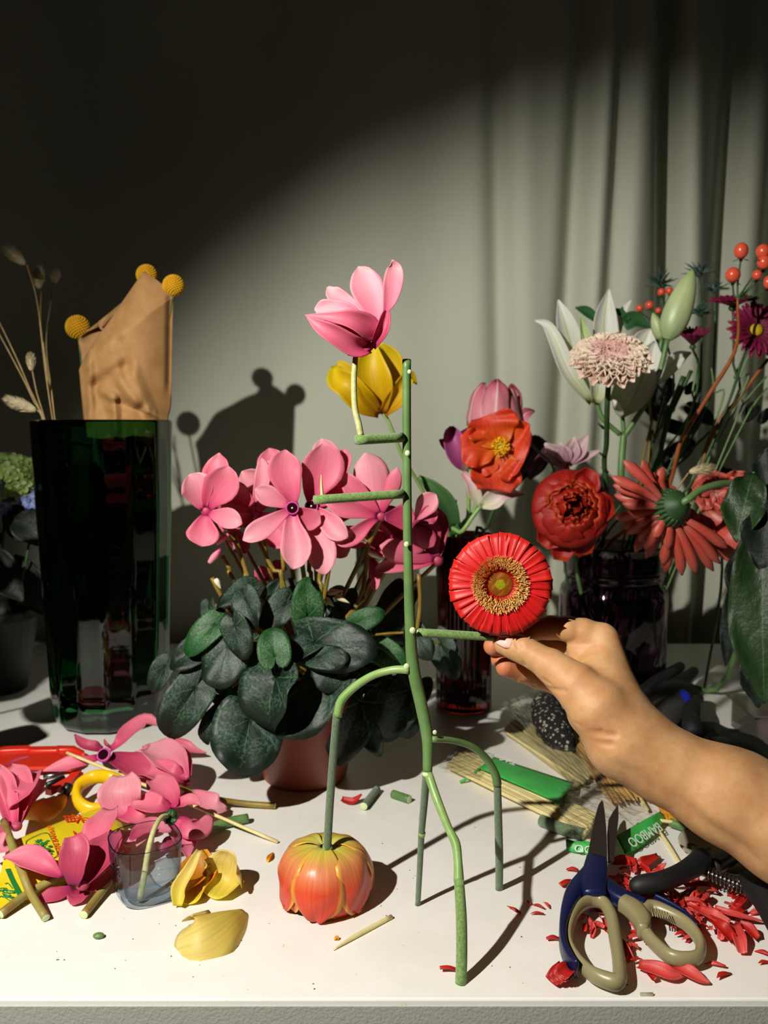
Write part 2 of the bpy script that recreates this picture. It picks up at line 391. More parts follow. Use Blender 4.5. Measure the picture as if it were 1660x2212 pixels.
# ---------------------------------------------------------------- sculpture of stems
def pp(l): return [P(*q) if len(q) == 3 else G(*q) for q in l]
sg = thing('stem_sculpture', 'standing figure built of green flower stems with a pink flower and a tulip head', 'sculpture', G(900, 1950))
K = .68/1900
def rad(*r): return [x*K for x in r]
ms = part('main_stem', tube(pp([(879, 777, .68), (879, 900, .68), (880, 1060, .68), (882, 1200, .68), (886, 1340, .68), (893, 1440, .68), (912, 1530, .678), (924, 1600, .672), (924, 1672, .665)]),
    rad(9.5, 9.5, 9.8, 10.5, 12, 14, 14, 12.5, 10.5), 16, 60), M['stem_main'], sg)
for q, r in (((885, 803, .673), 4.5), ((881, 979, .6735), 6), ((879, 1176, .6725), 6), ((892, 1362, .6725), 7), ((879, 1440, .676), 7), ((940, 1582, .668), 5)):
    c = P(*q); part('leaf_scar', blob(c, (r*K, r*K*.55, r*K*1.1), 10, 6), M['cut'], ms, label='pale leaf scar')
part('cut_end', blob(P(879, 777, .68), (9.3*K, 9.3*K, .0008), 12, 4), M['cut'], ms)
part('node', blob(P(924, 1672, .664), (12*K, 11*K, 7*K), 12, 8), M['cut'], ms, label='whitish joint above the two legs')
fl = part('leg', tube(pp([(926, 1672, .664), (945, 1728, .65), (970, 1790, .638), (985, 1822, .632), (990, 1860, .625), (992, 1905, .618)]), rad(9.5, 9.5, 8.5, 9.8, 9, 11), 14, 26), M['stem_lite'], sg)
part('leg_sleeve', tube(pp([(992, 1900, .6185), (997, 1980, .607), (998, 2060, .599)])+[G(996, 2124)+(0, 0, .0)], rad(10.4, 11.3, 11.5, 11.5), 14, 16), M['stem_fuzzy'], fl)
rl = part('leg', tube(pp([(922, 1668, .667), (917, 1730, .675), (911, 1802, .683), (907, 1880, .692)])+[G(903, 1955)], rad(9, 8.6, 7.4, 6.8, 6.2), 14, 24), M['stem_grey'], sg)
part('node', tube(pp([(912, 1798, .6825), (911, 1806, .6835)]), 8.3*K, 12), M['stem_lite'], rl)
gl = part('leg', tube(pp([(934, 1597, .67), (975, 1599, .68), (1020, 1613, .69), (1052, 1640, .698), (1070, 1672, .702), (1075, 1694, .705)]), rad(7, 7, 8, 8.8, 10, 10.3), 14, 26), M['stem_main'], sg)
part('leg_sleeve', tube(pp([(1075, 1690, .705), (1077, 1770, .709), (1079, 1850, .714)])+[G(1079, 1921)], rad(8.8, 9.4, 9.6, 9.2), 14, 16), M['stem_grey'], gl)
al = part('leg', tube(pp([(884, 1447, .678), (850, 1447, .68), (806, 1459, .685), (766, 1484, .69), (738, 1513, .69), (729, 1547, .69)]), rad(9.5, 8.8, 8.6, 9.3, 10, 10), 14, 28), M['stem_lite'], sg)
part('leg_sleeve', tube(pp([(728, 1541, .69), (720, 1640, .692), (712, 1750, .694), (707, 1843, .695)]), rad(9, 9.3, 9.4, 9.2), 14, 18), M['stem_grey'], al)
r1 = part('rung', tube(pp([(771, 950, .655), (870, 945, .677)]), rad(11, 10.3), 14, 6), M['stem_fuzzy'], sg)
r2 = part('rung', tube(pp([(679, 1080, .65), (871, 1067, .676)]), rad(9.8, 10), 14, 8), M['stem_fuzzy'], sg)
part('skewer_tip', tube(pp([(694, 1025, .653), (695, 1050, .653), (697, 1088, .654)]), rad(.6, 3, 4), 8, 6), M['wood'], r2)
r3 = part('rung', tube(pp([(901, 1366, .681), (985, 1371, .687), (1078, 1377, .694)]), rad(9.3, 9.6, 9.2), 14, 8), M['stem_fuzzy'], sg)
part('cut_end', blob(P(902, 1366, .681), (.0009, 9*K, 9*K), 10, 4), M['cut'], r3)

def Z5(cx, cy, D): return P(640+cx/5.028, 540+cy/5.028, D)
def petals(par, Z, k, D, rows, nrm=TOCAM, solid=.0004, name='petal'):
    """rows: (material, cup, twist, [(x, y, width, depth offset)...])"""
    for n, (mt, cup, tw, pts) in enumerate(rows):
        sp = [Z(x, y, D+dz) for x, y, _, dz in pts]; wd = [q[2]*k*D/1900 for q in pts]
        part(name, surf(sp, wd, nrm, cup, tw, 11, 16, .06, n), M[mt], par, solid=solid)
tf = part('pink_flower', tube([Z5(560, 1120, .664), Z5(650, 1115, .664), Z5(760, 1075, .664), Z5(860, 1010, .664)], rad(5, 9, 10, 5), 12, 12), M['pink_deep'], sg, label='pink cyclamen flower on the upper rung')
part('flower_stem', tube(pp([(769, 766, .664), (765, 820, .663), (767, 880, .66), (775, 915, .658), (780, 941, .657)]), rad(5.6, 6.2, 6.4, 6.8, 6.6), 12, 24), M['stem_olive'], tf)
petals(tf, Z5, 1/5.028, .664, [
    ('pink_pale', .12, .0, [(905, 840, 50, 0), (850, 660, 230, .004), (772, 420, 360, .010), (715, 260, 240, .014), (675, 178, 8, .016)]),
    ('pink_pale', .15, .0, [(960, 700, 30, 0), (1020, 540, 160, .004), (1060, 330, 215, .010), (1070, 190, 150, .014), (1045, 106, 10, .012)]),
    ('pink_deep', .5, .0, [(840, 1060, 60, 0), (930, 900, 130, -.004), (965, 780, 120, -.004), (985, 665, 50, .0)]),
    ('pink_pale', .12, .0, [(840, 860, 60, .006), (680, 690, 170, .012), (520, 560, 190, .016), (400, 470, 170, .018), (345, 400, 30, .02)]),
    ('pink_pale', .12, .0, [(800, 820, 60, .004), (560, 680, 200, .008), (400, 640, 200, .012), (270, 640, 180, .014), (200, 640, 30, .015)]),
    ('pink_deep', .2, .0, [(820, 980, 80, .004), (620, 880, 200, .002), (420, 820, 170, .0), (250, 790, 40, .0)]),
    ('pink', .3, -.2, [(880, 960, 60, 0), (780, 860, 260, -.006), (600, 770, 210, -.012), (400, 735, 110, -.012), (95, 708, 8, -.006)]),
    ('pink', .35, .25, [(800, 1080, 90, 0), (640, 1060, 210, -.008), (430, 930, 200, -.014), (260, 830, 130, -.014), (110, 715, 8, -.008)])])

# the inverted tulip head that serves as a foot
fc = np.array([P(703, 1950, .705)[0], .705, TZ])
ft = part('tulip_foot', tube([fc+(0, 0, .040), P(707, 1850, .697), P(708, 1826, .696)], [.0055, .0046, .0042], 12), M['stem_lite'], sg, label='tulip head turned upside down, yellow green above and red orange below')
for k in range(6):
    inn = k % 2
    prof = [(.004, .048, 26), (.016, .0505-.002*inn, 34), (.032, .044, 35), (.0408-.0025*inn, .029, 34), (.0415-.003*inn, .015, 29), (.0385-.002*inn, .005, 17), (.035, .0014, 2)]
    part('petal', cupp(prof, math.radians(-96+60*k), fc, None, 15, 20, -.05 if not inn else .0, .0014, k), M['foot'], ft, solid=.0006)
for k in range(4):
    prof = [(.004, .04, 26), (.022, .036, 34), (.036, .022, 34), (.036, .008, 26), (.032, .002, 14)]
    part('petal', cupp(prof, math.radians(-60+90*k), fc, None, 9, 10), M['foot'], ft)

# ---------------------------------------------------------------- red gerbera head in the hand
gc = P(1081, 1262, .682); R3 = basis(norm((-.10, -1, .12)))
gb = thing('gerbera_head', 'red gerbera head with trimmed round edge pinched between the fingers', 'flower', gc)
rg = random.Random(4); GR = .0408
for lay, npet in ((0, 30), (1, 22)):
    for k in range(npet):
        a = 2*math.pi*(k+.25*rg.random())/npet+lay*.07; L = GR*(1-.03*rg.random())*(1 if lay == 0 else .97); z0 = .0006-.0016*lay
        wd = 2*math.pi*L/npet*(1.04 if lay == 0 else .9); d = np.array([math.cos(a), math.sin(a), 0]); tl = rg.uniform(-.32, .32)
        sp = [d*.008+(0, 0, .001+z0), d*.02+(0, 0, .0022+z0), d*.032+(0, 0, .0012+z0), d*L+(0, 0, rg.uniform(-.002, .001)+z0)]
        g = surf([np.array(s) for s in sp], [wd*.3, wd*.62, wd*.86, wd], (0, 0, 1), .10, tl, 5, 6)
        part('petal', xf(g, R3, gc), M['gerbera'], gb, solid=.0004)
part('disc', xf(lathe([(0.0001, .0034), (.004, .0032), (.008, .0026), (.0098, .0016), (.0105, 0)], 28, cap=False), R3, gc), M['discfl'], gb)
fs = []
for k in range(900):
    r = .0095*math.sqrt(k/900); a = k*2.39996; c = (r*math.cos(a), r*math.sin(a), (.0032-.0010*(r/.0095)**2))
    fs.append(blob(c, (.00032, .00032, .0012), 4, 3))
n = len(fs[0][0])
part('disc_florets', xf(merge(fs[:150]), R3, gc), M['greenfl'], gb, kind='stuff'); part('disc_florets', xf(merge(fs[150:]), R3, gc), M['discfl'], gb, kind='stuff')
fs = []
for k in range(1900):
    t = rg.random()**.8; r = .0104+.0098*t; a = rg.uniform(0, 6.283); hgt = rg.uniform(.004, .0075)*(1-.3*t)
    d = np.array([math.cos(a), math.sin(a), 0]); o = d*r+(0, 0, .0012); e = o+d*rg.uniform(.0012, .0038)+np.array([rg.uniform(-1, 1)*.0007, rg.uniform(-1, 1)*.0007, hgt])
    m_ = (o+e)/2+(0, 0, .0008); fs.append(tube([o, m_, e], [.0003, .00026, .0002], 3, 4, cap=False))
part('filaments', xf(merge(fs), R3, gc), M['filament'], gb, kind='stuff')
part('calyx', xf(lathe([(.003, -.013), (.009, -.010), (.013, -.004), (.014, -.0012)], 18, cap=True), R3, gc), M['stem_main'], gb)

# ---------------------------------------------------------------- hand and forearm
def capd(p, a, b, ra, rb):
    ab = b-a; t = np.clip(((p-a)@ab)/(ab@ab), 0, 1); return np.linalg.norm(p-(a+t[:, None]*ab), axis=1)-(ra+t*(rb-ra))
def smin(a, b, k):
    h = np.maximum(k-np.abs(a-b), 0)/k; return np.minimum(a, b)-h*h*k/4
def chain(p, pts, k=.004):
    d = None
    for (a, ra), (b_, rb) in zip(pts[:-1], pts[1:]):
        c = capd(p, a, b_, ra, rb); d = c if d is None else smin(d, c, k)
    return d
def J(px, py, D, r): return (P(px, py, D), r)
ARM = [J(1362, 1612, .655, .0250), J(1430, 1650, .648, .0265), J(1560, 1718, .635, .0325), J(1700, 1800, .62, .036), J(1950, 1950, .60, .040), J(2300, 2130, .58, .043)]
ARM2 = [J(1368, 1614, .675, .0215), J(1440, 1650, .668, .0235), J(1600, 1715, .655, .0305), J(1950, 1930, .625, .036), J(2300, 2120, .60, .040)]
PALM = [[J(1382, 1582, .665, .0195), J(1334, 1492, .682, .0152), J(1304, 1387, .700, .0138)],
        [J(1362, 1600, .68, .0185), J(1308, 1495, .700, .0150), J(1282, 1412, .720, .0130)],
        [J(1350, 1600, .69, .020), J(1292, 1510, .715, .0155), J(1268, 1455, .738, .0120)],
        [J(1330, 1610, .68, .0205), J(1272, 1540, .712, .0165), J(1248, 1500, .742, .0115)]]
THEN = [J(1338, 1592, .652, .0235), J(1290, 1528, .655, .0215), J(1243, 1480, .664, .0165), J(1196, 1443, .674, .0116)]
THUMB = [J(1208, 1452, .671, .0135), J(1188, 1436, .675, .0118), J(1160, 1420, .680, .0106), J(1134, 1405, .685, .0108), J(1112, 1397, .688, .0098), J(1090, 1392, .691, .0084)]
WEB = [J(1335, 1530, .668, .0200), J(1292, 1450, .688, .0180), J(1262, 1422, .699, .0120), J(1250, 1400, .703, .0095)]
INDEX = [J(1296, 1378, .702, .0125), J(1262, 1364, .703, .0102), J(1225, 1358, .704, .0098), J(1188, 1356, .706, .0094), J(1150, 1362, .705, .0082), J(1112, 1375, .703, .0070)]
MID = [J(1280, 1412, .718, .0115), J(1235, 1409, .718, .0100), J(1190, 1402, .722, .0097), J(1130, 1398, .738, .0085), J(1065, 1396, .728, .0078)]
RING = [J(1262, 1450, .738, .0112), J(1220, 1438, .752, .0096), J(1175, 1428, .757, .0094), J(1130, 1426, .748, .0086), J(1081, 1424, .734, .0079)]
PINK = [J(1245, 1494, .742, .0112), J(1205, 1478, .746, .0092), J(1160, 1463, .738, .0092), J(1128, 1452, .728, .0085), J(1092, 1441, .720, .0080)]
def seg(px, py, D, qx, qy, E): return P(px, py, D), P(qx, qy, E)
CREASE = [(seg(1112, 1381, .678, 1136, 1436, .676), .0006, .0014), (seg(1120, 1377, .678, 1144, 1431, .674), .0005, .0012), (seg(1206, 1398, .69, 1176, 1385, .70), .0003, .001),
          (seg(1232, 1392, .688, 1246, 1372, .688), .0012, .0018), (seg(1232, 1392, .688, 1258, 1345, .69), .0007, .0018),
          (seg(1238, 1425, .69, 1282, 1390, .685), .0012, .0022), (seg(1252, 1432, .685, 1290, 1405, .682), .0007, .002),
          (seg(1172, 1470, .665, 1200, 1478, .66), .0008, .0016), (seg(1183, 1487, .665, 1222, 1492, .65), .0007, .0016),
          (seg(1232, 1585, .64, 1330, 1588, .628), .0010, .0016), (seg(1245, 1604, .64, 1322, 1608, .628), .0009, .0016), (seg(1250, 1560, .645, 1300, 1578, .634), .0007, .0018),
          (seg(1122, 1438, .722, 1112, 1470, .722), .0012, .0012), (seg(1162, 1450, .73, 1150, 1490, .73), .0010, .0012), (seg(1405, 1560, .64, 1362, 1568, .64), .0004, .0014)]
def hand_sdf(p, fine=False):
    d = smin(chain(p, ARM, .01), chain(p, ARM2, .01), .02)
    pm = None
    for c in PALM:
        e = chain(p, c, .006); pm = e if pm is None else smin(pm, e, .009)
    d = smin(d, pm, .016); d = smin(d, chain(p, THEN, .006), .024); d = smin(d, chain(p, WEB, .004), .010)
    out = smin(d, chain(p, THUMB, .0035), .007)
    for c in (INDEX, MID, RING, PINK):
        out = np.minimum(out, smin(d, chain(p, c, .0032), .005))
    if fine:
        for (a, b_), dep, wd in CREASE:
            out = out+1.7*dep*np.exp(-(np.maximum(capd(p, a, b_, 0, 0), 0)/(1.3*wd))**2)
        a, b_ = P(1330, 1640, .622), P(1640, 1820, .596)      # long tendon of the wrist
        out = out-.0012*np.exp(-(capd(p, a, b_, 0, 0)/.006)**2)
        a, b_ = P(1340, 1665, .622), P(1640, 1850, .60); out = out+.0016*np.exp(-(capd(p, a, b_, 0, 0)/.006)**2)
    return out
def surfnets(fn, lo, hi, h):
    n = np.ceil((hi-lo)/h).astype(int)+1
    ax = [lo[i]+h*np.arange(n[i]) for i in range(3)]
    X = np.stack(np.meshgrid(*ax, indexing='ij'), -1).reshape(-1, 3); Fv = fn(X).reshape(n)
    s = Fv < 0; c = np.zeros(n-1, int)
    for dx in (0, 1):
        for dy in (0, 1):
            for dz in (0, 1): c += s[dx:n[0]-1+dx, dy:n[1]-1+dy, dz:n[2]-1+dz]
    act = (c > 0) & (c < 8); idx = -np.ones(n-1, int); idx[act] = np.arange(act.sum()); cells = np.argwhere(act)
    acc = np.zeros((len(cells), 3)); cnt = np.zeros(len(cells))
    cor = [(i, j, k) for i in (0, 1) for j in (0, 1) for k in (0, 1)]
    for a in cor:
        for ax_ in range(3):
            if a[ax_]: continue
            b_ = list(a); b_[ax_] = 1; A = cells+a; B = cells+b_
            fa = Fv[A[:, 0], A[:, 1], A[:, 2]]; fb = Fv[B[:, 0], B[:, 1], B[:, 2]]; cr_ = (fa < 0) != (fb < 0)
            t = np.where(cr_, fa/np.where(fa == fb, 1, fa-fb), 0); pt = np.tile(np.array(a, float), (len(cells), 1)); pt[:, ax_] = t
            acc += pt*cr_[:, None]; cnt += cr_
    V = lo+h*(cells+acc/cnt[:, None]); faces = []
    for ax_ in range(3):
        o1, o2 = [(1, 2), (2, 0), (0, 1)][ax_]
        sl = [slice(0, None)]*3; A = s[tuple(slice(0, -1) if i == ax_ else slice(0, None) for i in range(3))]
        B = s[tuple(slice(1, None) if i == ax_ else slice(0, None) for i in range(3))]
        for e in np.argwhere(A != B):
            if e[o1] == 0 or e[o2] == 0 or e[o1] >= n[o1]-1 or e[o2] >= n[o2]-1: continue
            q = []
            for u, v in ((-1, -1), (0, -1), (0, 0), (-1, 0)):
                w_ = e.copy(); w_[o1] += u; w_[o2] += v; q.append(int(idx[tuple(w_)]))
            if not A[tuple(e)]: q.reverse()
            faces.append(tuple(q))
    return V, faces
allj = [q for c in [ARM, ARM2, THEN, THUMB, INDEX, MID, RING, PINK]+PALM for q in c]
lo = np.min([a-r for a, r in allj], 0)-.008; hi = np.max([a+r for a, r in allj], 0)+.008
V, Fc = surfnets(hand_sdf, lo, hi, .0021)
def project(V, n=3, e=2e-4, fine=True):
    for _ in range(n):
        d = hand_sdf(V, fine); g = np.stack([hand_sdf(V+np.eye(3)[i]*e, fine)-d for i in range(3)], 1)/e
        V = V-(d/np.maximum((g*g).sum(1), .3))[:, None]*g
    return V
me = bpy.data.meshes.new('t'); me.from_pydata(project(V, 2, fine=False).tolist(), [], Fc)
import bmesh
bm = bmesh.new(); bm.from_mesh(me)
near = [e for e in bm.edges if (e.verts[0].co.x < P(1480, 1600, .64)[0])]
bmesh.ops.subdivide_edges(bm, edges=near, cuts=1, use_grid_fill=True)
bmesh.ops.recalc_face_normals(bm, faces=bm.faces)
V = np.array([v.co[:] for v in bm.verts]); Fc = [tuple(v.index for v in f.verts) for f in bm.faces]; bm.free()
V = project(V, 3)
skin = base('skin', '#c08a58', .56); nt, b, _ = nodes(skin)
b.inputs['Subsurface Weight'].default_value = .25; b.inputs['Subsurface Radius'].default_value = (1, .35, .2); b.inputs['Subsurface Scale'].default_value = .004
n1 = noise(nt, 45, None, 4); n2 = noise(nt, 900, None, 3); n3 = noise(nt, 140, None, 3)
c = ramp(nt, n1, [(.3, '#bc8656'), (.7, '#cfa270')]); c = mixc(nt, mathn(nt, 'MULTIPLY', ramp(nt, n3, [(.5, '#000000'), (.75, '#ffffff')]), .25), c, srgb('#b4603e'))
# redder fingertips: an attribute painted by distance to the joints
at = addn(nt, 'ShaderNodeAttribute', attribute_name='flush'); c = mixc(nt, at.outputs['Fac'], c, srgb('#c4603c'))
nt.links.new(c, b.inputs['Base Color']); bump(nt, b, mathn(nt, 'ADD', n2, mathn(nt, 'MULTIPLY', n3, .6)), .22, .0006)
pr = thing('person', 'bare forearm and hand reaching in from the right to hold the red gerbera', 'person', P(1700, 1800, .62))
bd = part('body', (V, Fc, V[:, :2]*0), skin, pr)
fl_ = np.zeros(len(V))
for c_, s_ in ((J(1068, 1397, .727, 0)[0], .02), (J(1081, 1424, .734, 0)[0], .018), (J(1092, 1441, .72, 0)[0], .018), (P(1205, 1480, .75), .02), (P(1290, 1610, .62), .012), (P(1345, 1385, .70), .012)):
    fl_ = np.maximum(fl_, .7*np.exp(-(np.linalg.norm(V-c_, axis=1)/s_)**2))
at = bd.data.attributes.new('flush', 'FLOAT', 'POINT'); at.data.foreach_set('value', fl_)
# thumb nail, seen edge-on above the stem
ng = surf([P(1108, 1387, .6800), P(1093, 1382, .6815), P(1074, 1380, .686)], [.0098, .0112, .0072], norm((-.15, -.75, .75)), -.28, 0, 9, 8)
part('nail', ng, base('nail', '#eac0b0', .22), pr, solid=.0004)
# ---------------------------------------------------------------- tall green glass vase and what stands in it
VC = np.array([P(235, 1300, 1.165)[0], 1.165, TZ])
ztop = P(235, 906, 1.08)[2]-TZ
m = glassm('green_glass', '#2c6e3c', .0, 1.5); M['gglass'] = m
def flute(a, z): return 1-.028*abs(math.sin(a*7))
gv = thing('glass_vase', 'tall dark green fluted glass vase with a paper-wrapped bunch inside', 'vase', VC)
ro = [(.0001, .0), (.055, .0), (.070, .004), (.0765, .014), (.0785, .05), (.082, .15), (.087, .28), (.0905, ztop-.004), (.0895, ztop-.001), (.087, ztop)]
ri = [(.084, ztop-.001), (.0825, ztop-.004), (.080, .28), (.075, .15), (.0715, .06), (.066, .03), (.045, .024), (.0001, .023)]
part('glass_wall', lathe(ro+ri, 84, lambda a, z: flute(a, z), VC), m, gv)
# kraft paper wrap
m = base('kraft_paper', '#a87c48', .75); nt, b, out = nodes(m)
c = ramp(nt, noise(nt, 60, None, 5), [(.3, '#9c7240'), (.7, '#ac8250')]); nt.links.new(c, b.inputs['Base Color'])
vo = addn(nt, 'ShaderNodeTexVoronoi', feature='DISTANCE_TO_EDGE'); vo.inputs['Scale'].default_value = 18
tc = addn(nt, 'ShaderNodeTexCoord'); nt.links.new(tc.outputs['Object'], vo.inputs['Vector'])
bump(nt, b, mathn(nt, 'ADD', noise(nt, 16, None, 2), mathn(nt, 'MULTIPLY', vo.outputs[0], .5)), .35, .004); M['kraft'] = m
wr = thing('paper_wrap', 'brown kraft paper cone around yellow ball flowers, standing in the tall green vase', 'paper', VC+(0, 0, .03))
def Zp(cx, cy, D): return P(cx/3.609, 480+cy/3.609, D)
# front sheet: rows of outline points left to right, sheet bellied towards the lens
rows = [(-900, 750, 1180), (0, 690, 1330), (1150, 625, 1335), (1540, 650, 1315)]
L = [(1120, 385), (900, 700), (720, 960), (625, 1130), (622, 1200), (640, 1400), (655, 1545), (700, 1900), (760, 2500), (790, 3000)]
Rr = [(1130, 388), (1255, 475), (1345, 570), (1350, 620), (1345, 900), (1335, 1400), (1310, 1545), (1280, 1900), (1180, 2500), (1110, 3000)]
Lc = cr(L, 92); Rc = cr(Rr, 92); V = np.zeros((92, 61, 3)); rs = random.Random(3)
RID = [((920, 1200), (1060, 1400), 34, .010), ((790, 1310), (890, 1370), 26, .008), ((890, 1370), (905, 1700), 30, .010), ((1030, 1160), (1160, 1480), 40, .007), ((1160, 1480), (1330, 1560), 34, .009), ((980, 1130), (720, 1280), 40, -.010),
       ((900, 1400), (1150, 1500), 38, -.009), ((760, 1300), (830, 1500), 40, -.006), ((900, 720), (760, 900), 30, .004), ((1330, 600), (1320, 1300), 24, -.006), ((700, 1000), (705, 1600), 26, .009), ((930, 930), (1000, 1130), 40, -.006)]
def sdist(x, y, a, b_):
    dx, dy = b_[0]-a[0], b_[1]-a[1]; t = min(max(((x-a[0])*dx+(y-a[1])*dy)/(dx*dx+dy*dy), 0), 1); return math.hypot(x-a[0]-t*dx, y-a[1]-t*dy)
for j in range(92):
    for i in range(61):
        u = i/60; x = Lc[j, 0]*(1-u)+Rc[j, 0]*u; y = Lc[j, 1]*(1-u)+Rc[j, 1]*u
        bel = math.sin(math.pi*(u*.86+.07)); w_ = (Rc[j, 0]-Lc[j, 0])/720
        D = 1.185-.040*bel*min(1, w_)-sum(h_*max(0, 1-sdist(x, y, a_, b_)/(1.8*q_)) for a_, b_, q_, h_ in RID)
        V[j, i] = Zp(x, y, D)
part('front_sheet', gridgeo(V), M['kraft'], wr, solid=.0007)
Lb = [(760, 815), (700, 845), (640, 880), (612, 930), (635, 1040), (650, 1300), (665, 1545), (740, 2300), (790, 3000)]
Rb = [(800, 818), (900, 700), (1130, 500), (1330, 640), (1340, 900), (1330, 1200), (1310, 1545), (1220, 2300), (1110, 3000)]
Lc = cr(Lb, 30); Rc = cr(Rb, 30); V = np.zeros((30, 21, 3))
for j in range(30):
    for i in range(21):
        u = i/20; x = Lc[j, 0]*(1-u)+Rc[j, 0]*u; y = Lc[j, 1]*(1-u)+Rc[j, 1]*u
        V[j, i] = Zp(x, y, 1.188+.02*math.sin(math.pi*(u*.9+.05))+.002*math.sin(11*u+j*.6))
part('back_sheet', gridgeo(V), M['kraft'], wr, solid=.0007)
# craspedia balls
M['ball'] = base('ball_yellow', '#d8a40c', .8)
def ballflower(px, py, D, r, low, label):
    c = P(px, py, D); t = thing('ball_flower', label, 'flower', low, 'yellow ball flowers of the wrapped bunch')
    part('stem', tube([low, (low+c)/2+(.004, 0, .01), c-(0, 0, r*.6)], .0013, 6), M['stem_dark'], t)
    hd = part('flower_head', blob(c, (r*.9, r*.9, r*.9), 14, 10), M['ball'], t); g = []
    for k in range(260):
        z = 1-2*(k+.5)/260; q = math.sqrt(1-z*z); a = k*2.39996; d = np.array([q*math.cos(a), q*math.sin(a), z])
        g.append(blob(c+d*r*.93, (r*.1, r*.1, r*.13), 5, 4, basis(d)))
    part('florets', merge(g), M['ball'], hd, kind='stuff')
lowp = VC+(0, 0, .12)
ballflower(168, 707, 1.21, .0158, lowp+(-.02, 0, .14), 'yellow ball flower left of the paper, in front of the dark wall')
ballflower(317, 594, 1.20, .0135, lowp+(.01, 0, .12), 'yellow ball flower peeking over the peak of the paper')
ballflower(375, 617, 1.18, .0138, lowp+(.03, 0, .12), 'yellow ball flower at the right shoulder of the paper')
# bunny tail grasses
M['tail'] = base('grass_plume', '#cdbf98', .95); M['straw'] = stemmat('straw_stem', '#a89060', '#8c7648', 50)
def bunny(pts, D, head, rl, rw, label, n=420, seed=1):
    """pts: stem pixels from rim up to the head; head: (from px, to px)"""
    q = [P(x, y, d) for x, y, d in pts]; t = thing('bunny_tail_grass', label, 'dried grass', q[0])
    part('stem', tube(q, .0011, 6), M['straw'], t)
    a, b_ = P(*head[0]), P(*head[1]); ax = b_-a; Ln = np.linalg.norm(ax); B = basis(ax); c = (a+b_)/2
    hd = part('plume', blob(c, (rw*.75, rw*.75, Ln/2*.95), 12, 10, B), M['tail'], t); rs = random.Random(seed); g = []
    for k in range(n):
        z = rs.uniform(-.95, 1); an = rs.uniform(0, 6.28); s = math.sqrt(max(0, 1-z*z)); d = B@np.array([s*math.cos(an), s*math.sin(an), .0])
        o = c+d*rw*.7+B[:, 2]*z*Ln/2; e = o+(d*.55+B[:, 2]*.95)*rw*rs.uniform(.4, .9)
        g.append(tube([o, e], [.00032, .00008], 3, 2, cap=False))
    part('awns', merge(g), M['tail'], hd, kind='stuff')
dm = 1.15
bunny([(128, 960, dm), (110, 860, dm), (93, 740, dm), (78, 640, 1.2), (58, 572, 1.2)], dm, ((56, 572, 1.2), (12, 535, 1.2)), 0, .0085, 'tallest dried grass plume, dim at the upper left', seed=1)
bunny([(122, 960, dm), (98, 800, dm), (88, 700, 1.22), (89, 628, 1.25)], dm, ((84, 625, 1.25), (84, 580, 1.25)), 0, .0085, 'dim dried grass plume right of the tallest one', seed=2)
bunny([(125, 960, dm), (112, 850, dm), (100, 740, 1.22), (112, 640, 1.3), (117, 612, 1.3)], dm, ((117, 612, 1.3), (120, 588, 1.3)), 0, .0075, 'small dim dried grass plume nearest the paper', seed=3)
bunny([(108, 960, dm), (95, 900, dm), (80, 850, dm), (70, 802, dm)], dm, ((68, 802, dm), (66, 766, dm)), 0, .0058, 'short dried grass plume midway up, lit white', seed=4)
bunny([(100, 960, dm), (94, 905, dm), (80, 885, dm)], dm, ((80, 888, dm), (14, 862, dm)), 0, .0085, 'long fluffy white grass plume leaning left over the vase rim', seed=5)
for k, (pts, lb) in enumerate((([(105, 960, dm), (60, 830, dm), (20, 740, dm), (-30, 640, dm)], 'bare straw stalk leaning furthest left out of the green vase'),
                               ([(108, 960, dm), (70, 860, dm), (30, 780, dm), (-30, 670, dm)], 'second bare straw stalk leaning left out of the green vase'),
                               ([(122, 960, dm), (108, 850, dm), (94, 760, dm), (86, 690, dm)], 'straight straw stalk rising inside the left rim of the green vase'))):
    q = [P(*x) for x in pts]; solo('straw_stalk', tube([VC+(-.03, -.02, .1)]+q, .0012, 6), M['straw'], lb, 'dried grass')
# foliage stems inside the vase, seen through the glass
for k in range(5):
    a = k*1.3; q = VC+(.03*math.cos(a), .03*math.sin(a), .03)
    solo('cut_stem', tube([q, VC+(.045*math.cos(a+2), .04*math.sin(a+2), .30)], .0035, 8), M['stem_lite'], 'green stem standing inside the dark green vase', 'stem', 'stems inside the green vase')

# ---------------------------------------------------------------- hydrangeas at the left edge
def heart(base_, tip, wf=1.3, nrm=(0, -1, .5), fold=.18, droop=.25, wav=.06, seed=0, notch=.35, rings=7, n=44, scal=.03):
    base_, tip = np.asarray(base_, float), np.asarray(tip, float); y = tip-base_; R = np.linalg.norm(y); y = y/R
    n_ = norm(np.asarray(nrm, float)); x = norm(np.cross(y, n_)); z = np.cross(x, y)
    rs = random.Random(seed); ph = rs.random()*6; ph2 = rs.random()*6; V = []; U = []; f = []
    for k in range(rings):
        t = (k+.02)/(rings-1)
        for i in range(n):
            th = -math.pi+2*math.pi*(i+.5)/n; c = math.cos(th)
            r = .56+.44*((1+c)/2)**3.2+.03*math.cos(3*th)                     # outline
            back = max(0, -c); r = r*(1-.12*back)-notch*max(0, (abs(th)-2.45)/.69)**1.6*.9
            r *= 1+scal*math.cos(n/2*th)*t
            px = r*t*math.sin(th)*wf*.8; py = r*t*c
            rr = math.hypot(px, py)
            zz = fold*abs(px)-droop*rr*rr+wav*math.sin(3*th+ph)*rr**1.5+.5*wav*math.sin(7*th+ph2)*rr**2.5
            V.append(base_+R*(px*x+py*y+zz*z)); U.append((.5+.5*px/max(wf*.8, .5), .5+.5*py))
    for k in range(rings-1):
        for i in range(n-1):
            f.append((k*n+i, k*n+i+1, (k+1)*n+i+1, (k+1)*n+i))
    return np.array(V), f, np.array(U)
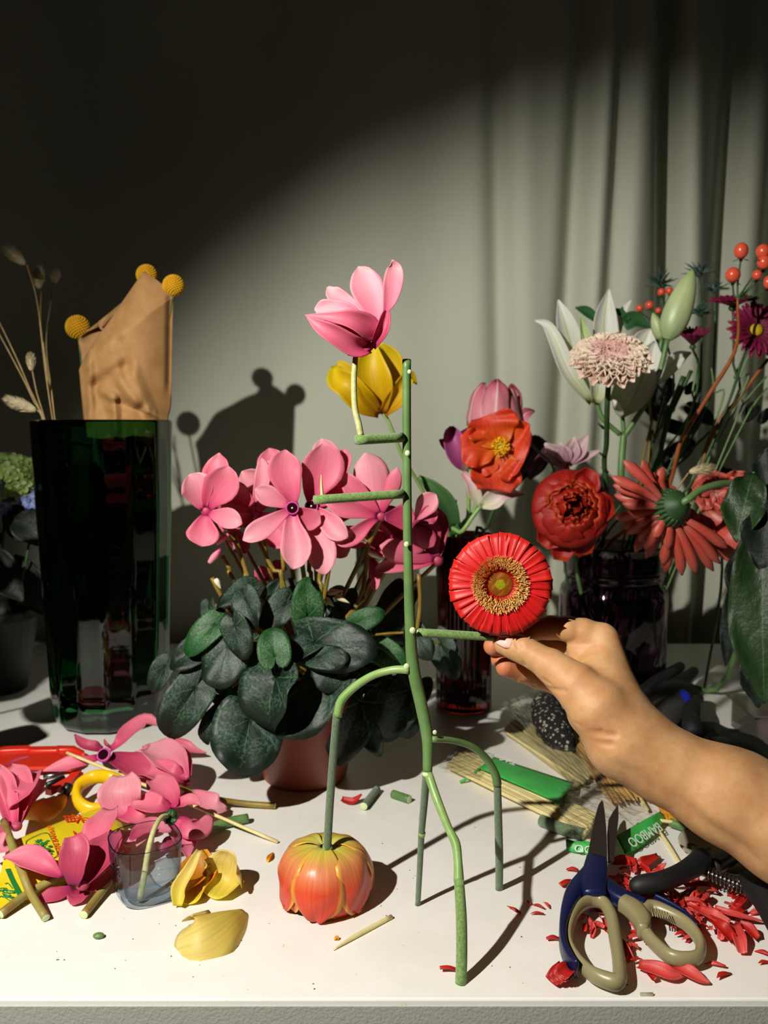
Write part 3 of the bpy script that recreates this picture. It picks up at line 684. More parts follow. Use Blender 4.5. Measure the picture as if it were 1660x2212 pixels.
hy = thing('hydrangea', 'pale green mophead hydrangea cut off by the left edge behind the vase', 'flower', G(10, 1440)*(1, 1, 1))
yh = 1.30
hc = P(15, 1040, yh); pot0 = np.array([hc[0]-.03, yh, TZ])
part('stem', tube([pot0+(0, 0, .03), pot0+(.01, 0, .15), hc-(0, 0, .03)], .0035, 8), M['stem_dark'], hy)
rs = random.Random(8); g = [[], []]
for k in range(150):
    z = 1-1.5*(k+.5)/150; q = math.sqrt(max(0, 1-z*z)); a = k*2.39996
    d = np.array([q*math.cos(a), q*math.sin(a), z]); o = hc+d*(.056, .045, .036)
    B = basis(norm(d+np.array([rs.uniform(-.3, .3), rs.uniform(-.3, .3), rs.uniform(-.3, .3)])))
    for j in range(4):
        an = j*1.571+k; dr = B@np.array([math.cos(an), math.sin(an), .25])
        part('floret', surf([o, o+dr*.006, o+dr*.0115], [.003, .0105, .004], B[:, 2], .15, 0, 4, 4), M['florets'], hy) if (k*4+j) < 300 else g[0].append(surf([o, o+dr*.006, o+dr*.0115], [.003, .0105, .004], B[:, 2], .15, 0, 4, 4))
part('florets', merge(g[0]), M['florets'], hy, kind='stuff')
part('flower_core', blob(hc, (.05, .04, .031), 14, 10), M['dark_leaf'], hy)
hb = thing('hydrangea', 'small blue hydrangea cluster in shadow beside the green vase', 'flower', pot0+(.03, 0, .03))
bc = P(76, 1086, yh-.03)
part('stem', tube([pot0+(.02, -.01, .03), bc-(0, .0, .01)], .002, 6), M['stem_dark'], hb)
for k, (px, py) in enumerate([(76, 1072), (92, 1078), (55, 1084), (90, 1098), (70, 1088), (8, 1104), (15, 1096)]):
    o = P(px, py, yh-.04)
    for j in range(4):
        an = j*1.571+k; dr = np.array([math.cos(an), -.3, math.sin(an)])
        part('petal', surf([o, o+dr*.005, o+dr*.0095], [.003, .009, .003], (0, -1, .4), .15, 0, 4, 4), M['blue'], hb)
hp = thing('flower_pot', 'dark plastic pot holding the hydrangeas at the left edge', 'pot', pot0)
part('pot_wall', lathe([(.0001, .001), (.045, .001), (.065, .11), (.069, .112), (.069, .125), (.064, .125), (.06, .10), (.042, .006)], 28, c=pot0), base('pot_dark', '#1c1a18', .5), hp)
part('soil', lathe([(.0001, .1), (.0605, .1)], 20, c=pot0), base('soil_dark', '#14100c', .95), hp)
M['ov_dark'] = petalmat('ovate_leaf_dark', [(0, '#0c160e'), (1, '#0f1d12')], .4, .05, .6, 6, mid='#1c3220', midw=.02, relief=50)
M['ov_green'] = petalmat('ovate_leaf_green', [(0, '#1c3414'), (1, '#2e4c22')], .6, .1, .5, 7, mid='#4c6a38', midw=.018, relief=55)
def ovate(par, b0, t0, w, mat, nrm=(-.2, -1, .4), seed=0, ruf=.12, name='leaf'):
    b0, t0 = np.asarray(b0), np.asarray(t0); L_ = np.linalg.norm(t0-b0); q = norm(nrm)
    return part(name, surf([b0, b0*.75+t0*.25+q*L_*.06, b0*.4+t0*.6+q*L_*.08, t0*.9+b0*.1+q*L_*.03, t0], [w*.15, w*.8, w, w*.35, w*.02], nrm, .16, .1, 13, 20, ruf, seed), M[mat], par, solid=.0005)
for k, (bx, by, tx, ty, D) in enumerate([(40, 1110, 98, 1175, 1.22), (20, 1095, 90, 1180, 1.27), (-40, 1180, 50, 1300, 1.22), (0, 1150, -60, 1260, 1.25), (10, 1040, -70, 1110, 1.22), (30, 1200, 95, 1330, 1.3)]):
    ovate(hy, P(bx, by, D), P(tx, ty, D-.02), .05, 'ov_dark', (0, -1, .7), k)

# ---------------------------------------------------------------- potted cyclamen
PC = np.array([P(658, 1600, .97)[0], .97, TZ])
cy = thing('potted_cyclamen', 'pink cyclamen with silver-marked heart leaves in a brown plastic pot', 'potted plant', PC)
m = base('pot_brown', '#7e3a26', .45); nt, b, _ = nodes(m)
nt.links.new(ramp(nt, noise(nt, 8), [(.3, '#6e3022'), (.7, '#8a4430')]), b.inputs['Base Color'])
pot = part('pot', lathe([(.0001, .001), (.046, .001), (.048, .004), (.0635, .088), (.0665, .089), (.068, .104), (.0655, .105), (.063, .10), (.061, .09)], 40, c=PC), m, cy)
part('soil', lathe([(.0001, .094), (.03, .095), (.0605, .092)], 24, c=PC), base('soil', '#20160f', .95), cy)
crown = PC+(0, 0, .10)
def Z4(cx, cy_, D): return P(320+cx/2.677, 1180+cy_/2.677, D)
leaves = [  # base x y, tip x y, width px, D base, D tip, bright
    (740, 760, 640, 1035, 470, .845, .83, 0), (590, 1000, 530, 1310, 470, .86, .825, 0), (275, 820, 95, 1085, 300, .88, .86, 0),
    (1080, 740, 745, 1090, 300, .875, .84, 0), (1070, 700, 1010, 830, 250, .865, .85, 0), (925, 405, 922, 220, 215, .88, .87, 1),
    (735, 640, 715, 472, 220, .835, .845, 1), (500, 460, 560, 650, 200, .86, .85, 0), (470, 560, 390, 815, 330, .875, .855, 0),
    (390, 450, 205, 600, 200, .885, .87, 1), (340, 560, 135, 700, 180, .90, .88, 0), (570, 235, 385, 330, 150, .90, .885, 0),
    (560, 300, 620, 460, 190, .88, .86, 0), (800, 330, 660, 470, 200, .895, .88, 0), (960, 560, 1290, 610, 350, .87, .84, 0),
    (970, 555, 830, 610, 190, .87, .855, 0), (1210, 440, 1345, 385, 140, .88, .87, 1), (1350, 600, 1480, 690, 190, .895, .88, 1),
    (1550, 500, 1620, 650, 160, .92, .905, 0), (1230, 900, 1080, 1225, 330, .93, .90, 0), (1260, 1040, 1330, 1190, 130, .92, .90, 0),
    (1460, 290, 1330, 500, 230, .99, .96, 0), (1520, 830, 1340, 1090, 240, .955, .93, 0), (400, 960, 290, 1110, 150, .88, .87, 0),
    (700, 330, 740, 215, 130, .93, .92, 0), (980, 640, 1150, 650, 110, .855, .84, 0), (1210, 760, 1330, 750, 130, .89, .88, 0),
    (100, 690, 15, 850, 150, .95, .94, 0), (350, 340, 340, 440, 130, .92, .91, 0), (1690, 560, 1780, 760, 200, 1.0, .98, 0),
    (850, 230, 800, 330, 150, .95, .94, 0), (1100, 330, 1200, 440, 160, .93, .92, 0), (600, 620, 480, 720, 160, .90, .89, 0), (1420, 860, 1530, 1090, 230, .97, .95, 0),
    (420, 860, 520, 900, 140, .9, .89, 1), (1130, 280, 1060, 400, 200, .95, .93, 0), (240, 700, 330, 760, 160, .93, .92, 0)]
rs = random.Random(11)
for k in range(14):      # leaves deeper in the crown
    a = rs.uniform(0, 6.28); r = rs.uniform(.03, .085); o = crown+(r*math.cos(a), .01+.5*r*math.sin(a), rs.uniform(.015, .07)); e = o+(.03*math.cos(a), .03*math.sin(a), rs.uniform(-.02, 0))
    part('leaf', heart(o, e, 1.35, (0, -.6, 1), .15, .2, .08, 50+k), M['cyc_leaf'], cy, solid=.0005)
for k, (bx, by, tx, ty, wd, D0, D1, br) in enumerate(leaves):
    b0, t0 = Z4(bx, by, D0), Z4(tx, ty, D1); R = np.linalg.norm(t0-b0); wpx = wd/2.677*D0/1900
    wf = min(max(wpx/(R*1.08), .8), 2.6)
    nr = norm(np.array([(tx-bx)*.0006-.25+rs.uniform(-.6, .6), -1, (.55 if not br else .35)+rs.uniform(-.4, .5)]))
    part('leaf', heart(b0, t0, wf, nr, rs.uniform(.15, .42), rs.uniform(.1, .35), .15 if not br else .05, k), M['cyc_leaf2' if br else 'cyc_leaf'], cy, label='brighter green young leaf' if br else None, solid=.0005)
    part('leaf_stalk', tube([crown+(rs.uniform(-.02, .02), rs.uniform(-.02, .02), -.01), (crown+b0)/2+(0, .02, .02), b0+(0, .001, 0)], .0014, 6, 6), M['stem_brown'], cy)
def cycl(par, c, rows, s, mouth=True, nrm=TOCAM, mats=('pink', 'pink_pale'), seed=0):
    """one five-petalled cyclamen bloom; rows: (angle deg, length px, width px, lean towards the lens, material index)"""
    rg_ = random.Random(seed); right = np.array([1., 0, 0]); up = np.array([0, .1, .995])
    body = part('bloom', blob(c+(0, .004, 0), (13*s, 12*s, 13*s), 12, 8), M['pink_deep'], par)
    if mouth:
        B = basis(norm(nrm)); part('mouth', xf(lathe([(.0001, 0), (11*s, .0)], 14), B, c+norm(nrm)*12.6*s*.9), M['mouth'], body, label='dark centre')
        part('mouth_rim', xf(lathe([(11*s, -2*s), (12*s, 0), (14*s, .5*s), (15*s, -3*s)], 14), B, c+norm(nrm)*12.4*s*.9), M['rim'], body)
        part('stigma', blob(c+norm(nrm)*13*s*.95, (2.2*s, 2.2*s, 2.2*s), 6, 4), M['cream'], body)
    for k, (an, ln, wd, lean, mi) in enumerate(rows):
        a = math.radians(an); d = right*math.cos(a)+up*math.sin(a); q = np.array([0, -1., 0])
        o = c+d*8*s; L_ = ln*s; bow = rg_.uniform(-.08, .08)*L_; sd = np.cross(d, q)
        sp = [o, o+d*L_*.25+q*lean*L_*.35, o+d*L_*.6+q*lean*L_*.75+sd*bow, o+d*L_*.86+q*lean*L_+sd*bow*.6, o+d*L_*1.02+q*lean*L_]
        part('petal', surf(sp, [wd*s*.32, wd*s*.74, wd*s*1.25, wd*s*.95, wd*s*.06], nrm, rg_.choice((.14, .22, -.12)), rg_.uniform(-.35, .35), 9, 14, .07, seed*7+k), M[mats[mi]], body, solid=.0004)
    return body
fl = [((445, 1105), .885, [(112, 78, 56, .2, 1), (62, 104, 62, .3, 0), (80, 118, 48, -.3, 0), (-97, 66, 58, .1, 0), (-14, 80, 36, .6, 1)], False),
      ((633, 1098), .86, [(97, 118, 60, .0, 0), (152, 82, 36, .1, 1), (212, 112, 38, .3, 1), (-89, 118, 54, .2, 1), (-30, 60, 40, -.2, 0)], True),
      ((674, 1094), .88, [(80, 128, 74, .1, 0), (-78, 135, 52, .3, 1), (-38, 92, 40, .4, 1), (30, 80, 46, -.2, 0)], True),
      ((553, 1110), .93, [(165, 66, 26, .3, 1), (84, 112, 28, .0, 1), (128, 82, 46, .0, 0), (66, 118, 62, -.1, 1), (-32, 90, 56, .1, 0), (198, 66, 34, .4, 0)], False),
      ((738, 1048), .94, [(113, 100, 50, .1, 1), (150, 66, 26, .1, 0), (85, 70, 30, -.3, 0), (-20, 70, 40, .2, 0), (205, 70, 46, .2, 2)], True),
      ((823, 1116), .885, [(104, 132, 64, -.1, 1), (72, 104, 28, .2, 0), (165, 112, 34, .2, 0), (130, 116, 36, .1, 0), (208, 100, 30, .4, 0), (-4, 66, 46, -.2, 2)], False),
      ((946, 1212), .93, [(112, 98, 46, .0, 2), (88, 104, 42, -.2, 2), (163, 122, 46, .3, 0), (186, 128, 28, .2, 0)], False),
      ((893, 1128), .92, [(52, 70, 38, .2, 1), (-90, 62, 40, -.2, 2), (-50, 60, 36, .0, 2), (20, 50, 34, 0, 2)], False),
      ((803, 1200), .93, [(-85, 66, 20, .2, 0), (-72, 40, 22, .2, 0), (80, 50, 40, .0, 2), (20, 50, 22, .2, 0)], False),
      ((500, 1135), .95, [(-60, 60, 34, .1, 2), (190, 50, 30, .1, 0), (20, 60, 34, .0, 2), (110, 66, 30, -.2, 2)], False),
      ((598, 1060), .97, [(100, 84, 50, .0, 0), (150, 76, 44, .1, 1), (60, 70, 44, -.1, 0), (200, 60, 36, .2, 2), (-60, 60, 40, 0, 2)], False),
      ((716, 1140), .94, [(150, 60, 44, .0, 2), (-60, 60, 40, .3, 1), (-20, 76, 40, .2, 0), (60, 60, 44, -.1, 2), (-110, 60, 40, .2, 0)], False),
      ((858, 1165), .96, [(110, 70, 46, .0, 2), (160, 70, 40, .0, 0), (-100, 56, 30, .0, 2), (40, 50, 36, 0, 2)], False),
      ((592, 1255), 1.0, [(70, 40, 30, .1, 2), (150, 40, 26, .1, 2), (-60, 30, 20, .1, 2)], False)]
for k, ((px, py), D, rows, mo) in enumerate(fl):
    c = P(px, py, D); s = D/1900
    cycl(cy, c, rows, s, mo, TOCAM, ('pink', 'pink_pale', 'pink_deep'), k)
    e = crown+(rs.uniform(-.02, .02), rs.uniform(-.02, .02), 0)
    hook = c+(0, .012, .004)
    part('flower_stalk', tube([c+(0, .003, 0), c+(0, .014, -.004), (c*.55+e*.45)+(0, .02, 0), e], [.0026, .0024, .0026, .0026], 8, 14), M['stem_brown'], cy)
for a, b_, r, D in (((497, 1152), (468, 1175), 7, .9), ((477, 1186), (452, 1216), 8, .88), ((495, 1168), (508, 1186), 5, .9)):
    part('bud', tube([P(*a, D), P((a[0]+b_[0])/2, (a[1]+b_[1])/2, D), P(*b_, D)], [3*D/1900, r*D/1900, r*.6*D/1900], 8, 8), M['pink_pale'], cy, label='rolled pink bud')
for (ax, ay, bx, by) in ((797, 1193, 828, 1207), (773, 1163, 795, 1170), (708, 1281, 742, 1276), (724, 1287, 756, 1303), (702, 1293, 722, 1310), (466, 1250, 478, 1273)):
    D = .9; part('bud', tube([P(ax, ay, D), P((ax*2+bx)/3, (ay*2+by)/3, D), P(bx, by, D)], [4*D/1900, 6.5*D/1900, .8*D/1900], 8, 8), M['cream'], cy, label='cream pointed bud')
for (pts) in (((458, 1248), (480, 1290), (520, 1350)), ((464, 1305), (480, 1342), (500, 1370)), ((485, 1130), (520, 1200), (562, 1302)), ((505, 1150), (530, 1230), (540, 1280)), ((560, 1170), (590, 1230), (610, 1260)),
              ((700, 1180), (690, 1250), (692, 1290)), ((800, 1130), (790, 1230), (770, 1310)), ((905, 1240), (908, 1300), (902, 1355)), ((610, 1190), (613, 1230), (612, 1260)), ((672, 1180), (668, 1230), (672, 1265)), ((800, 1250), (785, 1290), (770, 1310)), ((480, 1200), (497, 1230), (512, 1262))):
    part('flower_stalk', tube([P(x, y, .915) for x, y in pts]+([crown+(rs.uniform(-.03, .03), -.02, 0)] if pts[0][0] < 850 else [P(885, 1440, .93)]), 5*.9/1900, 8, 12), M['stem_brown'], cy)
M['blk_pot'] = base('pot_black', '#141312', .5)
# ---------------------------------------------------------------- red ribbed glass vase with tulips and a poppy
def ZR3(x, y, D): return P(900+x/4.611, 800+y/4.611, D)
RV = np.array([P(1004, 1300, 1.215)[0], 1.215, TZ]); rtop = P(1004, 1160, 1.18)[2]-TZ
M['rglass'] = glassm('red_glass', '#8a2c16', .0, 1.5)
rv = thing('glass_vase', 'dark red ribbed glass vase holding the tulips', 'vase', RV)
def rib(a, z): return 1+.012*math.cos(a*26)
part('glass_wall', lathe([(.0001, 0), (.036, 0), (.039, .004), (.0385, .06), (.039, .15), (.041, rtop-.002), (.040, rtop), (.0385, rtop-.002), (.0365, .15), (.0355, .06), (.034, .014), (.0001, .011)], 104, rib), M['rglass'], rv)
for o in rv.children: o.data.transform(Matrix.Translation(RV))
rim = RV+(0, 0, rtop)
def bloomstem(par, pts, r, mat='stem_lite'):
    part('stem', tube(pts, r, 8, 20), M[mat], par)
def tulip3(par, c, ax, H, R, mat, openf=1., n=6, seed=0, ruf=.0015):
    B = basis(ax); rs_ = random.Random(seed)
    for k in range(n):
        i = k % 2; o = openf*(1+rs_.uniform(-.08, .12)); h = H*(1+rs_.uniform(-.06, .08))
        prof = [(R*.12, 0, 40), (R*.62, h*.12, 44), (R*(1.0-.05*i), h*.38, 42), (R*(.98*o-.05*i), h*.65, 34), (R*(.86*o), h*.85, 31), (R*(.70*o), h*.96, 22), (R*.58*o, h*1.01, 5)]
        part('petal', cupp(prof, k*2*math.pi/n+seed, c, B, 11, 14, -.08, ruf, seed+k), M[mat], par, solid=.0006)
yt = thing('tulip', 'yellow tulip with reflexed petals behind the top rung of the stem sculpture', 'flower', RV+(0, 0, .05)); D = 1.10
c = Z5(930, 1775, D)
bloomstem(yt, [c+(0, 0, .002), P(842, 915, D), P(870, 985, D+.01), P(905, 1045, D+.03), P(935, 1100, 1.15), rim+(-.02, 0, -.01), RV+(.01, 0, .03)], .0024)
petals(yt, Z5, 1/5.028, D, [
    ('yellow', .3, 0, [(950, 1740, 80, .012), (1070, 1500, 240, .02), (1090, 1250, 200, .022), (1080, 1105, 30, .02)]),
    ('yellow', .3, 0, [(940, 1760, 80, .01), (1030, 1500, 300, .012), (1020, 1200, 260, .008), (900, 1000, 30, .0)]),
    ('yellow', .35, .0, [(925, 1775, 120, -.004), (850, 1500, 380, -.016), (810, 1250, 330, -.018), (860, 1010, 20, -.012)]),
    ('yellow', .35, .3, [(900, 1775, 100, -.004), (720, 1640, 260, -.02), (560, 1470, 270, -.026), (450, 1400, 200, -.016), (420, 1260, 60, .0)]),
    ('yellow', .4, -.4, [(950, 1775, 90, -.004), (1090, 1600, 200, -.016), (1180, 1430, 150, -.018), (1245, 1370, 90, -.01), (1312, 1460, 10, .0)]),
    ('yellow', .2, .0, [(890, 1730, 100, .01), (640, 1450, 240, .02), (500, 1260, 120, .02), (440, 1250, 30, .02)])], solid=.0006)
def T(label): return thing('tulip', label, 'flower', RV+(0, 0, .05))
D = 1.24
t = T('large pink tulip standing behind the orange poppy'); c = ZR3(760, 640, D)
tulip3(t, c-(0, 0, .018), (.05, -.1, 1), .088, .040, 'tulip_pink', .95, 6, 1)
petals(t, ZR3, 1/4.611, D, [('tulip_pink', .3, .3, [(900, 700, 90, -.01), (1000, 560, 150, -.01), (1080, 440, 120, -.01), (1175, 405, 20, 0)])])
bloomstem(t, [c-(0, 0, .02), ZR3(700, 1100, D), ZR3(520, 1500, D), rim+(-.01, .01, -.01), RV+(0, .01, .03)], .003)
t = T('purple tulip at the left of the orange poppy'); c = ZR3(535, 980, 1.20)
petals(t, ZR3, 1/4.611, 1.20, [('tulip_purple', .4, 0, [(540, 970, 90, .01), (470, 820, 240, .012), (500, 660, 200, .01), (520, 570, 20, .01)]),
    ('tulip_purple', .4, 0, [(535, 985, 90, 0), (420, 850, 220, -.01), (360, 680, 190, -.01), (350, 558, 30, 0)]),
    ('tulip_purple', .3, 0, [(520, 960, 60, 0), (400, 830, 120, .0), (300, 740, 110, .0), (228, 690, 12, .005)]),
    ('tulip_purple', .4, 0, [(560, 985, 90, -.002), (600, 850, 200, -.01), (610, 700, 160, -.01), (590, 600, 20, 0)])])
bloomstem(t, [c, ZR3(520, 1200, 1.2), ZR3(515, 1450, 1.2), rim+(-.005, -.01, -.01), RV+(.01, -.01, .03)], .0028)
t = T('white and pink tulip opening below the orange poppy'); c = ZR3(640, 1350, 1.17)
petals(t, ZR3, 1/4.611, 1.17, [('tulip_white', .3, 0, [(640, 1350, 60, 0), (580, 1230, 130, -.004), (545, 1120, 120, -.006), (465, 1020, 50, 0)]),
    ('tulip_white', .3, 0, [(645, 1350, 60, 0), (690, 1240, 150, .004), (700, 1150, 120, .006), (700, 1080, 20, .0)]),
    ('tulip_white', .3, 0, [(650, 1350, 60, 0), (760, 1290, 190, -.008), (880, 1230, 130, -.008), (1070, 1235, 14, 0)]),
    ('tulip_white', .3, 0, [(650, 1345, 60, .004), (800, 1240, 200, .01), (850, 1150, 160, .01), (830, 1110, 20, .01)])])
bloomstem(t, [c, ZR3(560, 1460, 1.17), ZR3(450, 1610, 1.17), rim+(-.025, -.01, -.01), RV+(-.015, -.01, .03)], .003)
t = T('nearly black purple tulip in the shade right of the poppy'); c = ZR3(1120, 1020, 1.3)
petals(t, ZR3, 1/4.611, 1.3, [('tulip_dark', .4, 0, [(1100, 1060, 90, .0), (1130, 900, 260, -.01), (1180, 760, 220, -.01), (1200, 650, 30, 0)]),
    ('tulip_dark', .4, 0, [(1100, 1060, 90, .0), (1200, 920, 180, -.01), (1250, 800, 160, -.01), (1275, 700, 30, 0)])])
bloomstem(t, [c, ZR3(900, 1250, 1.28), ZR3(780, 1370, 1.26), ZR3(690, 1590, 1.24), rim+(.015, .01, -.01), RV+(.02, 0, .03)], .0026, 'stem_dark')
for n_, (pts, w_, lb) in enumerate((([(20, 1060, 1.16), (170, 1180, 1.16), (300, 1340, 1.17), (380, 1560, 1.19)], (40, 150, 200, 120), 'long dark green tulip leaf arching left over the red vase'),
        ([(400, 1290, 1.19), (370, 1400, 1.19), (340, 1500, 1.19), (390, 1640, 1.19)], (10, 80, 130, 110), 'short upright green leaf at the rim of the red vase'))):
    sp = [ZR3(*q) for q in pts]; solo('tulip_leaf', surf(sp, [x/4.611*1.18/1900 for x in w_], (-.4, -1, .3), .35, .3, 7, 14), M['tulip_leaf'], lb, 'leaf', solid=.0007)
po = thing('poppy', 'orange poppy with crumpled petals and a yellow centre', 'flower', RV+(0, 0, .05)); D = 1.15; c = ZR3(825, 760, D)
B = basis(norm((-.05, -1, .05)), (0, 0, 1))
def crumple(par, name, c, d, ln, wd, nrm, mat, seed, ruf=.22, cup=.12, lift=.0):
    q = norm(nrm); sp = [c, c+d*ln*.35+q*ln*.10, c+d*ln*.7+q*(ln*.16+lift*.5), c+d*ln+q*(ln*.10+lift)]
    part(name, surf(sp, [wd*.3, wd*.85, wd*1.1, wd*.72], nrm, cup, 0, 21, 18, ruf, seed), M[mat], par, solid=.0004)
for k, (an, ln, wd, lift) in enumerate(((110, 330, 480, .0), (185, 380, 360, .004), (265, 440, 460, .0), (340, 290, 560, .016), (25, 260, 420, .006), (230, 330, 260, .008))):
    a = math.radians(an); d = np.array([math.cos(a), 0, math.sin(a)]); s = 1/4.611*D/1900
    crumple(po, 'petal', c+(0, .002*k, 0), d, ln*s, wd*s, (-.1, -1, .1), 'poppy', 30+k, .2, .1, lift)
rs = random.Random(5); fs = []
for k in range(170):
    a = rs.uniform(0, 6.28); r = rs.uniform(.003, .0115); o = c+np.array([0, -.004, 0]); e = c+np.array([r*math.cos(a), -.012-rs.uniform(0, .006), r*math.sin(a)*1.1])
    fs.append(tube([o, e], .0003, 3, 2, False)); fs.append(blob(e, (.0013, .0009, .0009), 5, 4))
part('stamens', merge(fs), M['stamen'], po, kind='stuff'); part('seed_head', blob(c+(0, -.010, 0), (.0042, .005, .0042), 10, 8), base('seed_head', '#c8c83a', .6), po)
bloomstem(po, [c+(0, .006, 0), c+(.03, .02, .012), ZR3(1240, 830, 1.19), ZR3(1360, 960, 1.22), P(1205, 1080, 1.24), P(1225, 1250, 1.26), P(1260, 1400, 1.28)], .0018, 'stem_dark')

# ---------------------------------------------------------------- grey glass behind the cyclamen
gg = P(838, 1300, 1.36); GGc = np.array([gg[0], 1.36, TZ]); gt = P(838, 1172, 1.31)[2]-TZ
tg = thing('glass_tumbler', 'grey cut-glass tumbler standing behind the potted cyclamen', 'glass', GGc)
part('glass_wall', lathe([(.0001, 0), (.040, 0), (.043, .004), (.046, .1), (.050, gt-.05), (.0515, gt-.047), (.0515, gt-.038), (.0495, gt-.035), (.0505, gt), (.0485, gt), (.0470, gt-.05), (.043, .1), (.040, .02), (.0001, .014)], 60, lambda a, z: 1+(.008*math.cos(a*18) if z < gt-.05 else 0), GGc), glassm('grey_glass', '#b8b8b0', .12), tg)

# ---------------------------------------------------------------- purple glass jar and the mixed bouquet
JC = np.array([P(1322, 1400, 1.28)[0], 1.28, TZ]); jt = P(1322, 1192, 1.20)[2]-TZ; jr = 116*1.28/1900
jar = thing('glass_jar', 'purple tinted glass jar holding the mixed bouquet', 'jar', JC)
part('glass_wall', lathe([(.0001, 0), (jr*.88, 0), (jr*.97, .006), (jr, .02), (jr, jt-.075), (jr*.97, jt-.062), (jr*.90, jt-.056), (jr*.90, jt-.046), (jr*.93, jt-.044), (jr*.93, jt-.038), (jr*.88, jt-.034), (jr*.88, jt-.003), (jr*.90, jt), (jr*.86, jt), (jr*.84, jt-.03), (jr*.84, jt-.054), (jr*.94, jt-.078), (jr*.955, .02), (jr*.86, .012), (.0001, .010)], 56, None, JC), glassm('purple_glass', '#94748c', .0), jar)
jm = JC+(0, 0, jt-.03)
def foot(k): return JC+(.035*math.cos(k*2.4), .03*math.sin(k*2.4), .014)
def mouth(k): return jm+(.04*math.cos(k*1.9), .03*math.sin(k*1.9), 0)
def ZR1(x, y, D): return P(1140+x/3.192, 500+y/3.192, D)
def ZR2(x, y, D): return P(1120+x/3.074, 900+y/3.074, D)
# white lily
D = 1.22; ly = thing('lily', 'white lily with long petals and a green bud, behind the cream chrysanthemum', 'flower', mouth(0))
petals(ly, ZR1, 1/3.192, D, [
    ('lily', .3, .0, [(455, 1170, 60, 0), (340, 900, 150, -.0), (262, 650, 140, -.01), (212, 472, 12, -.01)]),
    ('lily', .4, .5, [(440, 1180, 50, -.01), (290, 980, 110, -.02), (190, 740, 90, -.02), (130, 640, 50, -.01), (52, 612, 10, -.0)]),
    ('lily', .3, .0, [(500, 1150, 60, .02), (530, 850, 170, .03), (530, 600, 160, .03), (562, 396, 12, .025)]),
    ('lily', .3, .0, [(590, 1180, 70, .02), (720, 950, 190, .03), (800, 760, 170, .03), (850, 670, 14, .03)]),
    ('lily', .35, .0, [(640, 1270, 50, .0), (740, 1130, 170, -.01), (830, 900, 170, -.01), (880, 760, 20, .0)]),
    ('lily', .3, .3, [(800, 1080, 50, .05), (930, 980, 110, .05), (1040, 880, 100, .05), (1130, 835, 10, .05)]),
    ('lily', .3, .6, [(560, 900, 50, .05), (600, 700, 90, .06), (660, 560, 60, .06), (720, 470, 8, .06)]),
    ('bud', .5, .0, [(440, 900, 50, .0), (400, 760, 80, -.01), (370, 600, 14, -.01)]),
    ('lily', .4, .0, [(470, 1180, 60, -.01), (500, 1020, 150, -.02), (560, 900, 140, -.02), (600, 820, 10, -.01)]),
    ('lily', .4, .0, [(655, 1275, 20, -.012), (625, 1240, 60, -.016), (600, 1190, 50, -.016), (590, 1160, 6, -.012)])])
def bud(par, a, b_, r, ribs=3, mat='bud', label=None):
    a, b_ = np.asarray(a), np.asarray(b_); L = np.linalg.norm(b_-a); B = basis(b_-a)
    prof = [(r*.3, 0), (r*.8, L*.12), (r, L*.32), (r*.92, L*.55), (r*.6, L*.8), (r*.22, L*.96), (.0001, L)]
    q = cr(prof, 20); g = lathe([(max(x[0], .0001), x[1]) for x in q], 30, lambda an, z: 1-.09*abs(math.sin(an*ribs/2+.4))**.7+.03*abs(math.cos(an*ribs)))
    part('bud', xf(g, B, a), M[mat], par, label=label)
s_ = D/1900/3.192
bud(ly, ZR1(965, 745, D-.02), ZR1(1142, 262, D-.02), 98*s_, label='large closed pale green bud')
bud(ly, ZR1(925, 745, D), ZR1(865, 560, D), 45*s_)
def st(par, pts, r, mat): part('stem', tube(pts, r, 8, 4*len(pts)), M[mat], par)
st(ly, [ZR1(965, 745, D-.02), ZR1(920, 940, D-.02), ZR1(830, 1160, D-.01), ZR1(690, 1380, D), ZR1(660, 1450, D), P(1345, 1080, D), mouth(0), foot(0)], [.0036, .004, .004, .004, .005, .005, .005, .005], 'stem_main')
st(ly, [ZR1(470, 1160, D), ZR1(520, 1290, D), ZR1(640, 1400, D)], .0036, 'stem_main'); st(ly, [ZR1(655, 1270, D), ZR1(665, 1390, D)], .003, 'stem_main')
st(ly, [ZR1(925, 745, D), ZR1(900, 900, D), ZR1(840, 1090, D)], .0026, 'stem_main')
for pts, wd in (([(330, 525), (400, 550), (470, 600)], (10, 70, 60)), ([(560, 540), (640, 560), (700, 620)], (10, 50, 40)), ([(660, 640), (740, 610), (850, 670)], (110, 110, 8))):
    part('leaf', surf([ZR1(x, y, D+.04) for x, y in pts], [q*s_ for q in wd], TOCAM, .2), M['lily_leaf'], ly, solid=.0005)
# chrysanthemum: overlapping tubular petals on a dome
mu = thing('chrysanthemum', 'round cream and pink chrysanthemum in front of the white lily', 'flower', mouth(1)); D = 1.08
mc = ZR1(570, 915, D); MR = 88*D/1900; B = basis(norm((-.12, -.62, .72))); rs = random.Random(12); extra = []
for k in range(190):
    t = (k+.5)/190; r = MR*(.08+.86*t**.62); a = k*2.39996+rs.uniform(-.12, .12); tilt = 1.3*(1-t**1.1)-.4*t+rs.uniform(-.15, .2)
    d = B@np.array([math.cos(a), math.sin(a), 0]); up = B[:, 2]; hgt = MR*.34*(1-t*t)
    L_ = MR*(.20+.24*t)*rs.uniform(.85, 1.15); o = mc+d*(r-L_*.75*math.cos(tilt))+up*(hgt-L_*.75*math.sin(max(tilt, -.2))); dr = d*math.cos(tilt)+up*math.sin(tilt)
    g = surf([o, o+dr*L_*.5+up*L_*.1, o+dr*L_*.85+up*L_*.2, o+dr*L_+up*L_*.32], [MR*.10, MR*.20, MR*.27, MR*.15], up, .7, rs.uniform(-.3, .3), 7, 7)
    part('petal', g, M['mum_in' if t < .3 else 'mum'], mu, solid=.0004)
